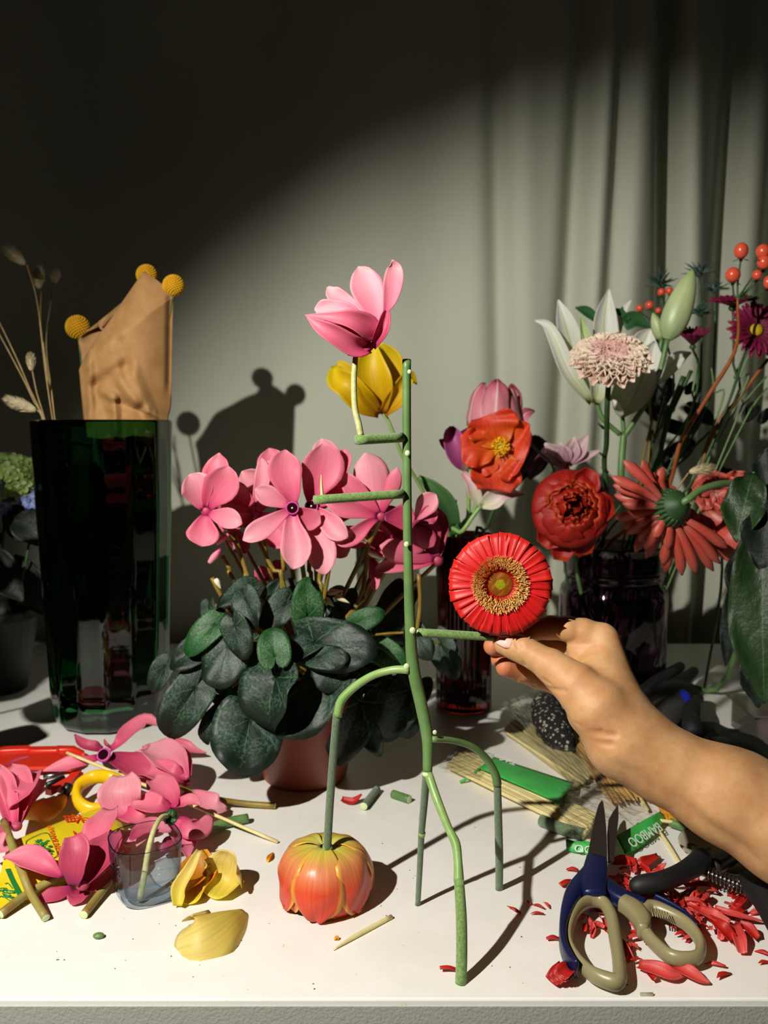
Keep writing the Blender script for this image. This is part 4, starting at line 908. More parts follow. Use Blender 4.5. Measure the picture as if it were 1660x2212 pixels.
part('flower_core', xf(blob((0, 0, 0), (MR*.75, MR*.75, MR*.26), 18, 10), B, mc), M['mum_in'], mu)
st(mu, [mc-B[:, 2]*MR*.2, ZR1(550, 1200, D+.01), ZR1(545, 1468, D+.05), P(1306, 1000, 1.15), P(1312, 1100, 1.18), mouth(1), foot(1)], .0034, 'stem_dark')
for k, (x, y) in enumerate(((1297, 925), (1300, 988), (1305, 1020))): part('leaf_stub', tube([P(x+8, y, 1.13), P(x-4, y-10, 1.12)], [.002, .0012], 6), M['stem_dark'], mu)
# berries
def berry(par, x, y, rx, ry, D, Zf=ZR1, k=3.192):
    c = Zf(x, y, D); s = D/1900/k; part('berry', blob(c, (rx*s, rx*s, ry*s), 14, 10), M['berry'], par)
    for j in range(5):
        a = j*1.257; o = c-(0, 0, ry*s*.9); d = np.array([math.cos(a), math.sin(a)*.8, -.35])
        part('sepal', surf([o, o+d*rx*s*.7, o+d*rx*s*1.2], [rx*s*.2, rx*s*.6, rx*s*.1], (0, 0, 1), .1, 0, 4, 4), M['stem_dark'], par)
    return c-(0, 0, ry*s)
be = thing('berry_sprig', 'sprig of large glossy coral berries at the upper right', 'berries', mouth(2)); D = 1.12
jn = ZR1(1450, 460, D)
for (x, y, rx, ry) in ((1475, 133, 47, 55), (1418, 300, 50, 52), (1625, 138, 48, 50), (1632, 212, 46, 50), (1585, 300, 34, 35), (1660, 350, 30, 45)):
    b0 = berry(be, x, y, rx, ry, D); st(be, [b0, (b0+jn)/2+(0, .004, -.004), jn], .0012, 'stem_dark')
st(be, [jn, ZR1(1440, 800, D+.02), ZR1(1250, 1130, D+.05), ZR1(1060, 1450, D+.07), P(1430, 1080, 1.22), mouth(2), foot(2)], [.0015, .0024, .003, .003, .003, .003, .003], 'stem_twig')
be = thing('berry_sprig', 'sprig of small pale red berries beside the big lily bud', 'berries', mouth(3)); D = 1.27; jn = ZR1(900, 640, D)
for (x, y, r) in ((925, 418, 27), (980, 410, 26), (843, 508, 30), (775, 530, 26), (905, 545, 22)):
    b0 = berry(be, x, y, r, r, D); st(be, [b0, jn], .001, 'stem_dark')
st(be, [jn, ZR1(880, 1000, D), ZR1(960, 1300, D), mouth(3), foot(3)], .002, 'stem_dark')
# burgundy daisies
def daisy(label, c, R_, ax, n=22, eye=True, pts=None, cone=.15, mat='burg', k=4):
    t = thing('daisy', label, 'flower', mouth(k)); B = basis(norm(ax)); rs_ = random.Random(n)
    for lay in (0, 1):
        for j in range(n):
            a = 2*math.pi*(j+.5*lay)/n+rs_.uniform(-.05, .05); d = B@np.array([math.cos(a), math.sin(a), cone+.12*lay]); L_ = R_*rs_.uniform(.88, 1.03)*(1-.12*lay)
            o = c+d*R_*.1; part('petal', surf([o, o+d*L_*.5+B[:, 2]*R_*.05, o+d*L_*.95], [R_*.12, R_*.26, R_*.08], B[:, 2], .25, 0, 5, 7), M[mat], t, solid=.0004)
    if eye: part('eye', xf(blob((0, 0, 0), (R_*.22, R_*.22, R_*.12), 12, 8), B, c+B[:, 2]*R_*.14), M['daisyeye'], t)
    part('calyx', xf(blob((0, 0, 0), (R_*.2, R_*.2, R_*.15), 10, 6), B, c-B[:, 2]*R_*.05), M['stem_dark'], t)
    st(t, [c-B[:, 2]*R_*.15]+pts+[mouth(k), foot(k)], .0018, 'stem_dark'); return t
D = 1.18; s_ = D/1900/3.192
daisy('burgundy daisy with a yellow eye facing the front at the right edge', ZR1(1568, 690, D), 205*s_, (.05, -1, .35), 20, True, [ZR1(1480, 900, D+.03), ZR1(1380, 1200, D+.05), P(1490, 1050, 1.24)], k=4)
daisy('burgundy daisy seen from its side above the others', ZR1(1420, 520, D+.03), 165*s_, (-.1, -.25, 1), 18, False, [ZR1(1420, 900, D+.05), ZR1(1380, 1250, D+.06)], cone=.3, k=5)
daisy('small half-open burgundy daisy beside the white lily', ZR1(1140, 790, D+.02), 120*s_, (-.1, -.3, 1), 14, False, [ZR1(1180, 950, D+.05), ZR1(1110, 1300, D+.06)], cone=.9, k=6)
# thistles
M['thistle'] = stemmat('thistle_green', '#2c4238', '#39544a', 80)
def thistle(label, c, R_, pts, k):
    t = thing('thistle', label, 'flower', mouth(k)); rs_ = random.Random(k); g = []
    for j in range(26):
        a = rs_.uniform(0, 6.28); z = rs_.uniform(-.1, .95); q = math.sqrt(1-z*z); d = np.array([q*math.cos(a), q*math.sin(a), z]); e = c+d*R_*rs_.uniform(.8, 1.2)
        part('spine', tube([c, (c+e)/2+(0, 0, R_*.03), e], [.0018, .0013, .0002], 5, 5), M['thistle'], t)
    part('flower_head', blob(c+(0, 0, .003), (.007, .007, .009), 10, 8), M['thistle'], t); st(t, [c]+pts+[mouth(k), foot(k)], .0015, 'stem_dark')
thistle('spiky thistle just left of the big lily bud', ZR1(920, 370, 1.3), 125*1.3/1900/3.192, [ZR1(950, 700, 1.3), ZR1(1000, 1200, 1.3)], 7)
thistle('spiky thistle right of the tip of the big lily bud', ZR1(1185, 290, 1.33), 110*1.33/1900/3.192, [ZR1(1200, 800, 1.33), ZR1(1100, 1300, 1.3)], 8)
thistle('dim spiky thistle behind the burgundy daisies', ZR1(1290, 400, 1.33), 100*1.33/1900/3.192, [ZR1(1290, 800, 1.33), ZR1(1200, 1300, 1.3)], 9)
thistle('low spiky thistle in the shade beneath the burgundy daisies', ZR1(1190, 560, 1.33), 90*1.33/1900/3.192, [ZR1(1200, 900, 1.33), ZR1(1150, 1300, 1.3)], 10)
# loose stems and dim leaves
for k, (pts, mt, r) in enumerate((([(1660, 880), (1540, 1040), (1430, 1190), (1250, 1468)], 'stem_twig', .0026), ([(840, 1100), (850, 1300), (820, 1468)], 'stem_brown', .0018), ([(960, 1060), (930, 1300), (880, 1440), (840, 1500)], 'stem_brown', .0016),
        ([(1180, 860), (1140, 1100), (1080, 1400)], 'stem_main', .0015), ([(1270, 940), (1290, 1100), (1300, 1300)], 'stem_main', .0014), ([(1500, 850), (1430, 1000), (1380, 1200)], 'stem_main', .0015),
        ([(1540, 830), (1470, 1000), (1440, 1200)], 'stem_main', .0014), ([(1650, 1000), (1500, 1180), (1400, 1400)], 'stem_main', .0014), ([(1655, 1080), (1560, 1200), (1430, 1440)], 'stem_main', .0013), ([(1080, 1000), (980, 1250), (930, 1440)], 'stem_dark', .004),
        ([(1130, 960), (1000, 1230), (940, 1400)], 'stem_dark', .003), ([(920, 1080), (950, 1160), (900, 1340)], 'stem_dark', .002))):
    q = [ZR1(x, y, 1.24) for x, y in pts]
    solo('bare_stem', tube(q+[foot(k+3)], r, 7, 20), M[mt], ('orange-brown twig' if mt == 'stem_twig' else 'thin stem')+' running down into the purple jar among the mixed flowers', 'stem', 'stems of the mixed bouquet')
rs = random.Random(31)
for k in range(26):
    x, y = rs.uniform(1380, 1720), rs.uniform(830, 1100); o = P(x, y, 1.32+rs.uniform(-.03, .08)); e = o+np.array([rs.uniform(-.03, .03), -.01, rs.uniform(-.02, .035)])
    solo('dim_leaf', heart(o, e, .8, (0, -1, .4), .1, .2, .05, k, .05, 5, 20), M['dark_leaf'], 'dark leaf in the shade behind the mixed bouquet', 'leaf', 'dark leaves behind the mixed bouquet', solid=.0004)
# ranunculus
rn = thing('ranunculus', 'deep red ranunculus packed with round petals above the purple jar', 'flower', mouth(11)); D = 1.13
c = P(1238, 1096, D); R_ = 88*D/1900; B = basis(norm((.05, -.93, .25))); rs = random.Random(9)
for lay in range(6):
    q = [.22, .40, .56, .72, .88, 1.0][lay]; n = [4, 5, 6, 7, 8, 8][lay]; dz = R_*(.30-.05*lay)
    for j in range(n):
        a = 2*math.pi*j/n+lay*.7+rs.uniform(-.15, .15); h = R_*(.60-.03*lay)*rs.uniform(.85, 1.12); r = R_*q
        op = rs.uniform(.8, 1.06)
        prof = [(r*.15, 0, 25), (r*.72, h*.22, 38), (r, h*.62, 40), (r*.95*op, h*1.0, 32), (r*.72*op, h*1.22, 18)]
        part('petal', cupp(prof, a, c-B[:, 2]*R_*.55+B[:, 2]*dz*.6, B, 11, 10, -.06, R_*.022, lay*10+j), M['ranun'], rn, solid=.0005)
for an, ln in ((-100, 1.28), (-70, 1.2), (-128, 1.1), (62, 1.15), (5, 1.12)):
    a = math.radians(an); d = B@np.array([-math.cos(a), math.sin(a), 0]); o = c-B[:, 2]*R_*.4
    d = np.array([math.cos(a), -.1, math.sin(a)])
    part('petal', surf([o+d*R_*.3, o+d*R_*.8, o+d*R_*ln], [R_*.3, R_*.75, R_*.35], TOCAM, .3, 0, 9, 8, .1, int(ln*50)), M['ranun'], rn, solid=.0005)
st(rn, [c-B[:, 2]*R_*.5, P(1240, 1190, 1.2), P(1262, 1300, 1.24), foot(11)], .003, 'stem_main')
# coral gerbera turned away from the lens
cg = thing('gerbera', 'coral gerbera seen from behind, its green calyx and bent stem towards us', 'flower', mouth(12)); D = 1.02; s_ = D/1900/3.074
cal = ZR2(1040, 590, D)
tips = [(700, 292, -.01), (622, 395, -.0), (632, 455, .01), (640, 520, .02), (690, 575, .0), (645, 680, .03), (690, 735, .03), (720, 780, .02), (800, 830, .01), (850, 940, .03), (960, 985, .02), (975, 1040, .03), (1090, 1055, .02), (1185, 1040, .01), (1300, 1025, .02), (1345, 975, .01), (1390, 872, .0),
        (830, 290, .04), (880, 360, .05), (965, 335, .06), (1000, 420, .07), (1060, 480, .07), (1200, 660, .05), (1330, 800, .04), (760, 640, .05), (780, 900, .06), (900, 880, .07), (1060, 960, .06), (1000, 880, .0), (900, 800, -.01), (840, 880, .0), (1130, 800, .05)]
for k, (x, y, dz) in enumerate(tips):
    a = math.atan2(-(y-610), x-1010); ex = 1010+55*math.cos(a); ey = 610-70*math.sin(a); e = ZR2(x, y, D+dz+.01); o = ZR2(ex, ey, D+.004+dz*.3)
    L_ = np.linalg.norm(e-o); md = (o+e)/2+np.array([0, -.10*L_ if dz < .04 else .02, .03*L_])
    part('petal', surf([o, md*.9+o*.1, md*.35+e*.65+(0, -.03*L_, 0), e], [30*s_, 60*s_, 72*s_, 12*s_], TOCAM, -.22, rs.uniform(-.3, .3), 7, 12, 0, k), M['coral'], cg, solid=.0005)
B = basis(norm(ZR2(985, 620, D+.02)-ZR2(1110, 575, D-.012)))
part('calyx', xf(lathe([(.004, -.012), (.008, -.010), (.0185, .0), (.021, .008), (.021, .012)], 44, lambda a, z: 1+.05*math.cos(a*22), cap=True), B, ZR2(1060, 590, D)), M['stem_dark'], cg)
for k in range(22):
    a = k*2*math.pi/22; d = B@np.array([math.cos(a), math.sin(a), 0]); o = ZR2(1060, 590, D)+d*.0185
    part('bract', surf([o, o+d*.004+B[:, 2]*.008, o+d*.007+B[:, 2]*.016], [.0045, .0045, .0006], d, -.2, 0, 4, 5), M['stem_dark'], cg, solid=.0004)
st(cg, [ZR2(1090, 575, D-.008), ZR2(1140, 540, D-.01), ZR2(1230, 480, D), ZR2(1400, 445, D+.02), ZR2(1560, 520, D+.06), P(1640, 1200, 1.14), P(1560, 1480, 1.25), JC+(.09, .03, .02)], [.0045, .0042, .0042, .0042, .0042, .004, .004, .004], 'stem_main')
cb = thing('blossom', 'ruffled coral blossom tucked behind the coral gerbera stem', 'flower', mouth(13)); c = ZR2(1300, 500, 1.12)
for k, (an, ln, wd) in enumerate(((75, 44, 60), (20, 70, 56), (150, 50, 50), (215, 46, 44), (-70, 62, 54), (-110, 50, 40))):
    a = math.radians(an); crumple(cb, 'petal', c, np.array([math.cos(a), 0, math.sin(a)]), ln*1.12/1900, wd*1.12/1900, TOCAM, 'coral', 70+k, .25)
part('petal', surf([ZR2(1230, 640, 1.1), ZR2(1290, 760, 1.08), ZR2(1380, 850, 1.06), ZR2(1410, 965, 1.06)], [.02, .05, .045, .004], TOCAM, .1, 0, 13, 14, .2, 5), M['coral'], cb, solid=.0005)
st(cb, [c, P(1560, 1250, 1.2), P(1520, 1500, 1.3)], .002, 'stem_dark')
pb = thing('blossom', 'pale pink blossom standing behind the red ranunculus', 'flower', mouth(14)); c = ZR2(330, 320, 1.27)
for k, (an, ln, wd) in enumerate(((138, 70, 34), (112, 52, 30), (80, 62, 36), (58, 76, 34), (25, 78, 16), (160, 66, 24), (215, 50, 28))):
    a = math.radians(an); d = np.array([math.cos(a), -.1, math.sin(a)]); s_ = 1.27/1900; o = c+(0, .0, 0)
    part('petal', surf([o, o+d*ln*s_*.5, o+d*ln*s_], [wd*s_*.4, wd*s_*1.1, wd*s_*.15], TOCAM, .3, .2, 8, 10, .08, k), M['palepink'], pb, solid=.0005)
st(pb, [c, P(1240, 1080, 1.29), P(1250, 1200, 1.29), JC+(-.04, .02, .014)], .0018, 'stem_dark')
bunny([(1450, 1075, 1.08), (1475, 1040, 1.08), (1488, 1022, 1.08)], 1.08, ((1488, 1020, 1.08), (1542, 1010, 1.08)), 0, .0072, 'cream grass plume above the coral gerbera', 300, 9)
# broad leaves of a plant cut off by the right edge
bl = thing('leafy_plant', 'plant with broad crinkled green leaves at the right edge', 'plant', G(1720, 1500))
base_p = G(1740, 1520)
for k, (bx, by, tx, ty, w_, D0, D1, mt) in enumerate(((1628, 1022, 1592, 1172, 88, .93, .90, 'ov_green'), (1650, 1120, 1652, 1520, 135, .97, .93, 'ov_green'), (1640, 1150, 1600, 1330, 90, .99, .96, 'ov_dark'), (1600, 1230, 1568, 1440, 44, 1.05, 1.04, 'ov_dark'),
        (1690, 1080, 1640, 1230, 110, .90, .89, 'ov_dark'), (1670, 1300, 1690, 1540, 120, 1.0, .98, 'ov_green'), (1690, 960, 1640, 1080, 70, 1.0, .99, 'ov_dark'), (1700, 1050, 1660, 1150, 90, .96, .92, 'ov_green'), (1620, 1380, 1640, 1530, 60, 1.02, 1.0, 'ov_dark'))):
    b0 = P(bx, by, D0); ovate(bl, b0, P(tx, ty, D1), w_*D0/1900, mt, (-.55, -1, .35), 90+k, .32)
    part('leaf_stalk', tube([b0, (b0+base_p)/2+(.03, .03, .02), base_p+(.02, 0, .0)], .002, 6, 8), M['stem_main'], bl)
# unseen dark plant added outside the left edge to shade the far left corner
op = thing('leafy_plant', 'unseen dark bushy plant added outside the left edge to shade the hydrangeas', 'plant', (-.66, .84, TZ))
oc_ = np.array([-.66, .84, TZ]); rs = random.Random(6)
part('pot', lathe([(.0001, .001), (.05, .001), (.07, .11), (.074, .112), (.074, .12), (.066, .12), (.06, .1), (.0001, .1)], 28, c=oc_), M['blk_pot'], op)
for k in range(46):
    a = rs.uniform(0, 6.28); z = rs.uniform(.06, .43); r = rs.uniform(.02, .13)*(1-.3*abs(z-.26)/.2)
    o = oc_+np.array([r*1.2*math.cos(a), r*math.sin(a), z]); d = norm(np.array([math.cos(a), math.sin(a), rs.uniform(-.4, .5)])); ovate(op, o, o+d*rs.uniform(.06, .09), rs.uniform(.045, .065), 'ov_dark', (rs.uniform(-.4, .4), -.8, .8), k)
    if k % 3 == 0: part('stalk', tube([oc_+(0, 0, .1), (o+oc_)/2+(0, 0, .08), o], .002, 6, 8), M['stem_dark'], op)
# ---------------------------------------------------------------- pile of cut cyclamens at the left
def Z6(x, y, z): return G(x/2.677, 1520+y/2.677, z)
UP = np.array([-.1, -.45, 1.])
def lay(label, c, rows, core=.0055, name='cut_flower', cat='flower', group=None, nr=UP):
    """flower lying on the pile; rows: (material, cup, twist, [(x, y, width, height above the table)...]) in crop pixels"""
    cc = Z6(*c); t = thing(name, label, cat, (cc[0], cc[1], TZ), group); s_ = 1/2.677/1900*math.hypot(cc[1], .36)
    if core:
        part('flower_heart', blob(cc, (core, core, core*.8), 10, 8), M['pink_deep'], t)
    for n, (mt, cup, tw, pts) in enumerate(rows):
        part('petal', surf([Z6(x, y, z) for x, y, _, z in pts], [q[2]*s_*.97 for q in pts], nr, cup, tw, 11, 16, .08, n+int(c[0])), M[mt], t, solid=.0005)
    return t
f1 = lay('cut pink cyclamen with dark open centre at the back of the left pile', (604, 300, .032), [
    ('pink', .2, .3, [(640, 270, 50, .034), (700, 225, 90, .042), (780, 150, 150, .05), (850, 110, 130, .055), (915, 128, 10, .052)]),
    ('pink_deep', .3, 0, [(590, 275, 50, .034), (540, 260, 80, .038), (480, 235, 60, .042), (433, 178, 8, .046)]),
    ('pink', .3, 0, [(570, 320, 50, .032), (480, 350, 90, .03), (380, 370, 110, .028), (250, 390, 10, .026)]),
    ('pink_deep', .2, 0, [(635, 310, 60, .03), (720, 340, 130, .03), (800, 380, 160, .028), (870, 420, 60, .024)]),
    ('pink_deep', .2, 0, [(640, 255, 20, .036), (615, 235, 22, .04), (603, 205, 6, .044)])])
B = basis(norm((-.1, -.75, .6))); oc = Z6(604, 300, .036)
part('mouth', xf(lathe([(.0001, 0), (.0058, 0)], 16), B, oc+B[:, 2]*.004), M['mouth'], f1, label='dark centre'); part('mouth_rim', xf(lathe([(.0056, -.001), (.0066, .0006), (.0082, -.002)], 16), B, oc+B[:, 2]*.004), M['rim'], f1)
lay('pink cyclamen lying on its side behind the yellow ring', (1075, 455, .02), [
    ('pink', .3, 0, [(1075, 455, 40, .022), (980, 420, 150, .03), (880, 400, 130, .028), (795, 405, 20, .02)]),
    ('pink_pale', .3, 0, [(1080, 440, 40, .026), (1000, 350, 190, .036), (920, 290, 170, .040), (845, 262, 60, .036)]),
    ('pink_pale', .25, 0, [(1090, 430, 40, .026), (1060, 350, 110, .034), (1000, 290, 130, .038), (930, 262, 30, .034)]),
    ('pink_pale', .2, 0, [(960, 220, 30, .03), (900, 270, 120, .028), (820, 310, 130, .024), (740, 300, 20, .02)]),
    ('pink', .2, 0, [(950, 230, 60, .02), (1050, 250, 110, .016), (1120, 270, 60, .012), (1195, 286, 8, .008)]),
    ('pink', .2, 0, [(700, 330, 80, .02), (780, 390, 120, .02), (860, 440, 110, .016), (930, 480, 20, .012)])])
lay('pink cyclamen with rounded petals right of the yellow ring', (1010, 590, .028), [
    ('pink', .25, 0, [(1010, 600, 50, .03), (985, 540, 130, .034), (930, 480, 150, .038), (880, 440, 60, .038)]),
    ('pink', .25, 0, [(990, 610, 60, .028), (920, 600, 120, .032), (840, 585, 130, .032), (762, 580, 20, .03)]),
    ('pink', .3, 0, [(1010, 600, 30, .028), (1060, 580, 80, .032), (1110, 570, 80, .034), (1160, 585, 10, .034)]),
    ('pink', -.3, .2, [(1040, 650, 60, .026), (1090, 690, 140, .028), (1150, 690, 150, .026), (1200, 640, 70, .028)]),
    ('pink_pale', .2, 0, [(1060, 520, 40, .016), (1150, 560, 130, .014), (1240, 600, 140, .012), (1315, 610, 30, .008)])])
lay('single pale round petal standing on the pile in front of the yellow ring', (740, 640, .03), [('pink_pale', .2, 0, [(745, 650, 70, .02), (715, 590, 200, .028), (705, 500, 250, .042), (715, 418, 110, .05)])], 0, 'petal', 'petal')
lay('long pink petal lying over the printed yellow packet', (540, 800, .03), [('pink', .2, .1, [(500, 860, 60, .026), (550, 780, 160, .034), (600, 690, 170, .042), (645, 612, 90, .046)])], 0, 'petal', 'petal')
lay('cut pink cyclamen in front of the packet with one petal pointing left', (478, 1050, .016), [
    ('pink', .3, -.1, [(360, 1005, 20, .018), (260, 950, 120, .026), (150, 900, 150, .03), (16, 888, 8, .03)]),
    ('pink_deep', .2, 0, [(430, 1050, 60, .018), (435, 950, 150, .032), (440, 850, 165, .045), (425, 765, 90, .054)]),
    ('pink_deep', .25, 0, [(500, 1040, 50, .018), (560, 950, 170, .026), (620, 840, 200, .034), (670, 740, 60, .04)]),
    ('pink_pale', .25, 0, [(480, 1055, 30, .014), (540, 1000, 80, .016), (620, 940, 90, .02), (680, 900, 20, .02)]),
    ('pink', .2, 0, [(480, 1060, 40, .008), (560, 1050, 120, .008), (640, 990, 110, .008), (700, 960, 20, .008)]),
    ('pink_deep', .15, 0, [(450, 1070, 60, .006), (460, 1110, 120, .004), (440, 1140, 110, .003), (420, 1165, 30, .002)]),
    ('pink_deep', .1, 0, [(420, 1070, 60, .005), (340, 1100, 100, .004), (270, 1120, 90, .003), (215, 1140, 20, .002)])])
lay('cut pink cyclamen at the left edge with upright petals', (95, 710, .025), [
    ('pink', .4, 0, [(80, 720, 60, .022), (60, 600, 110, .036), (30, 480, 130, .05), (-20, 380, 60, .058)]),
    ('pink', .35, 0, [(100, 710, 50, .022), (120, 580, 150, .036), (100, 460, 180, .05), (50, 375, 60, .056)]),
    ('pink_pale', .3, 0, [(110, 700, 40, .022), (150, 600, 130, .03), (200, 510, 150, .036), (250, 440, 60, .04)]),
    ('pink', .2, 0, [(60, 620, 40, .03), (130, 520, 130, .05), (170, 440, 160, .052), (210, 390, 50, .05)]),
    ('pink_deep', .2, 0, [(0, 400, 20, .05), (60, 350, 36, .05), (110, 325, 30, .05), (175, 305, 8, .05)])])
lay('pink petals cut by the left edge below the upright cyclamen', (0, 820, .02), [
    ('pink_pale', .2, 0, [(-60, 840, 60, .02), (-20, 820, 130, .026), (30, 830, 110, .024), (60, 800, 20, .02)]),
    ('pink', .2, 0, [(-60, 720, 60, .02), (0, 760, 100, .026), (30, 790, 60, .02), (50, 830, 10, .02)])], 0, 'petal', 'petal')
lay('pink cyclamen petals lying behind the water glass', (790, 800, .01), [
    ('pink', .2, 0, [(700, 640, 80, .02), (770, 650, 130, .024), (830, 680, 110, .02), (870, 690, 20, .016)]),
    ('pink_pale', .15, 0, [(640, 900, 60, .012), (700, 840, 160, .018), (770, 780, 180, .024), (850, 740, 60, .02)]),
    ('pink', .2, 0, [(760, 790, 30, .03), (830, 740, 120, .03), (900, 720, 120, .028), (990, 740, 20, .026)]),
    ('pink', .2, .2, [(980, 690, 60, .024), (1040, 740, 130, .02), (1080, 810, 120, .012), (1092, 905, 8, .006)]),
    ('pink_deep', .2, 0, [(930, 860, 40, .008), (990, 820, 110, .012), (1050, 800, 90, .012), (1090, 850, 20, .008)])])
# cut stems and skewer of the left pile
def stick(name, pts, r, mat, label, cat, Z=Z6, group=None, cut=True):
    q = [Z(*p) for p in pts]; t = thing(name, label, cat, (q[0][0], q[0][1], TZ), group)
    part('shaft', tube(q, r, 10, 4*len(q)), M[mat], t)
    if cut:
        for a, b_, rr in ((q[0], q[1], np.ravel(r)[0]), (q[-1], q[-2], np.ravel(r)[-1])):
            part('cut_end', xf(lathe([(.0001, .0004), (rr*.7, .0004), (rr*.98, 0)], 10), basis(a-b_), a), M['cut'], t)
    return t
stick('cut_stem', [(1030, 480, .022), (1200, 540, .014), (1400, 575, .006), (1592, 592, .0035)], [.0018, .0028, .003, .0034], 'stem_brown', 'thin olive stem ending on bare table right of the pile', 'stem')
stick('skewer', [(388, 284, .040), (900, 497, .026), (1606, 800, .0018)], .0017, 'wood', 'long pale wooden skewer lying across the left flower pile', 'skewer')
stick('cut_stem', [(1150, 745, .006), (1300, 690, .006), (1432, 662, .0055)], [.0036, .0048, .0046], 'stem_main', 'thick green stem piece under the pointed end of the skewer', 'stem')
stick('cut_stem', [(22, 680, .030), (60, 790, .03), (130, 980, .022), (180, 1100, .012), (266, 1240, .0036)], .0034, 'stem_pile', 'brown stem crossing the packet towards the front', 'stem')
stick('cut_stem', [(2, 1218, .0045), (160, 1100, .008), (350, 1000, .012), (560, 930, .012)], .0036, 'stem_pile', 'brown stem under the pointed petal at the lower left', 'stem')
stick('cut_stem', [(484, 1222, .0036), (570, 1110, .005), (660, 990, .008)], .0036, 'stem_pile', 'brown stem end beside the water glass', 'stem')
# tulip petals
Yp = lambda label, rows: lay(label, (rows[0][3][1][0], rows[0][3][1][1], .01), rows, 0, 'petal', 'petal')
Yp('curled yellow and orange tulip petal right of the water glass', [('yellow_orange', .25, 0, [(1100, 1160, 120, .002), (1130, 1060, 210, .004), (1180, 960, 220, .01), (1230, 900, 120, .02)]),
    ('yellow_pale', .45, 0, [(1035, 1170, 50, .002), (1050, 1080, 90, .012), (1110, 960, 70, .026), (1158, 850, 34, .036)])])
Yp('pale yellow tulip petal standing behind the curled one', [('yellow_pale', .3, 0, [(1240, 1130, 150, .002), (1320, 1040, 250, .004), (1350, 940, 290, .018), (1350, 862, 150, .032)])])
Yp('broad yellow tulip petal lying in front of the others', [('yellow_pale', -.32, 0, [(1400, 1190, 110, .004), (1290, 1215, 300, .016), (1140, 1290, 390, .018), (1015, 1365, 240, .003)])])
Yp('orange tipped yellow tulip petal half under the pink flowers', [('yellow_orange', -.35, 0, [(120, 640, 60, .012), (190, 590, 150, .02), (280, 560, 170, .024), (362, 520, 60, .02)])])
# yellow ring handle with a stub of blade shank
sc1 = thing('scissors', 'scissors with a thick yellow ring handle buried under the pink flowers', 'scissors', (Z6(540, 510, 0)[0], Z6(540, 510, 0)[1], TZ))
M['yplas'] = base('yellow_plastic', '#e6b80c', .35); M['steel'] = base('steel', '#8c8c8c', .3, Metallic=1.0)
def ringtube(pts, rw, rh, n=12, m=64, nrm=(0, 0, 1)):
    """closed band with an oval section following pts"""
    q = np.asarray(pts, float); k = len(q); S = []
    for s in np.linspace(0, k, m, endpoint=False):
        i = int(s); t = s-i; a, b_, c_, d = q[(i-1) % k], q[i % k], q[(i+1) % k], q[(i+2) % k]
        S.append(.5*((2*b_)+(-a+c_)*t+(2*a-5*b_+4*c_-d)*t*t+(-a+3*b_-3*c_+d)*t**3))
    S = np.array(S); W = cr(list(np.broadcast_to(rw, (k,)))+[np.ravel(rw)[0]], m+1)[:m, 0]; V = np.zeros((m+1, n, 3)); nr = norm(nrm)
    for j in range(m+1):
        jj = j % m; T = norm(S[(jj+1) % m]-S[jj-1]); sd = norm(np.cross(T, nr)); up = np.cross(sd, T)
        for i in range(n):
            a = 2*math.pi*i/n; V[j, i] = S[jj]+W[jj]*math.cos(a)*sd+rh*math.sin(a)*up
    return gridgeo(V, True)
zr = .012
part('ring_handle', ringtube([Z6(*p) for p in ((640, 430, .03), (545, 425, .028), (455, 480, .022), (450, 560, .014), (520, 612, .008), (620, 600, .008), (700, 560, .012), (720, 480, .022))], .0052, .0075), M['yplas'], sc1)
part('shank', tube([Z6(680, 450, .02), Z6(760, 400, .02), Z6(860, 340, .02)], [.005, .005, .003], 8), M['yplas'], sc1)
part('blade', box(Z6(900, 330, .018), (.06, .010, .0016), basis((0, 0, 1), (0, 1, 0))), M['steel'], sc1, smooth=False)
# red tray and red-orange clamp
M['rplas'] = base('red_plastic', '#d8301c', .32)
t = thing('plastic_tray', 'red plastic tray lying at the left edge behind the pile', 'tray', G(60, 1650)); ol = [(-120, 300), (0, 275), (170, 268), (180, 274), (330, 272), (335, 268), (430, 270), (490, 300), (470, 360), (410, 392), (-120, 400)]
part('base_plate', prism([Z6(x, y, .006) for x, y in ol], .006), M['rplas'], t, smooth=False)
part('raised_panel', prism([Z6(x, y, .012) for x, y in ((100, 310), (330, 300), (360, 330), (340, 378), (60, 386))], .0035), M['rplas'], t, smooth=False)
part('rim', tube([Z6(x, y, .013) for x, y in ol[:8]], .0026, 8, 40), M['rplas'], t)
t = thing('clamp_tool', 'small red and black hand tool between the tray and the yellow petal', 'tool', G(140, 1690))
part('arm', box(Z6(375, 460, .02), (.008, .05, .006), np.array(Matrix.Rotation(-.35, 3, 'Z'))), M['rplas'], t, smooth=False)
part('arm', box(Z6(405, 450, .022), (.009, .045, .006), np.array(Matrix.Rotation(.0, 3, 'Z'))), M['rplas'], t, smooth=False)
M['blk'] = base('black_plastic', '#101010', .4); part('grip', tube([Z6(370, 540, .012), Z6(385, 500, .022), Z6(400, 470, .026)], .005, 10), M['blk'], t)
part('metal_bar', tube([Z6(250, 425, .02), Z6(370, 405, .02)], .0035, 10), M['steel'], t); part('metal_bar', tube([Z6(270, 470, .02), Z6(370, 430, .02)], .003, 10), M['blk'], t)
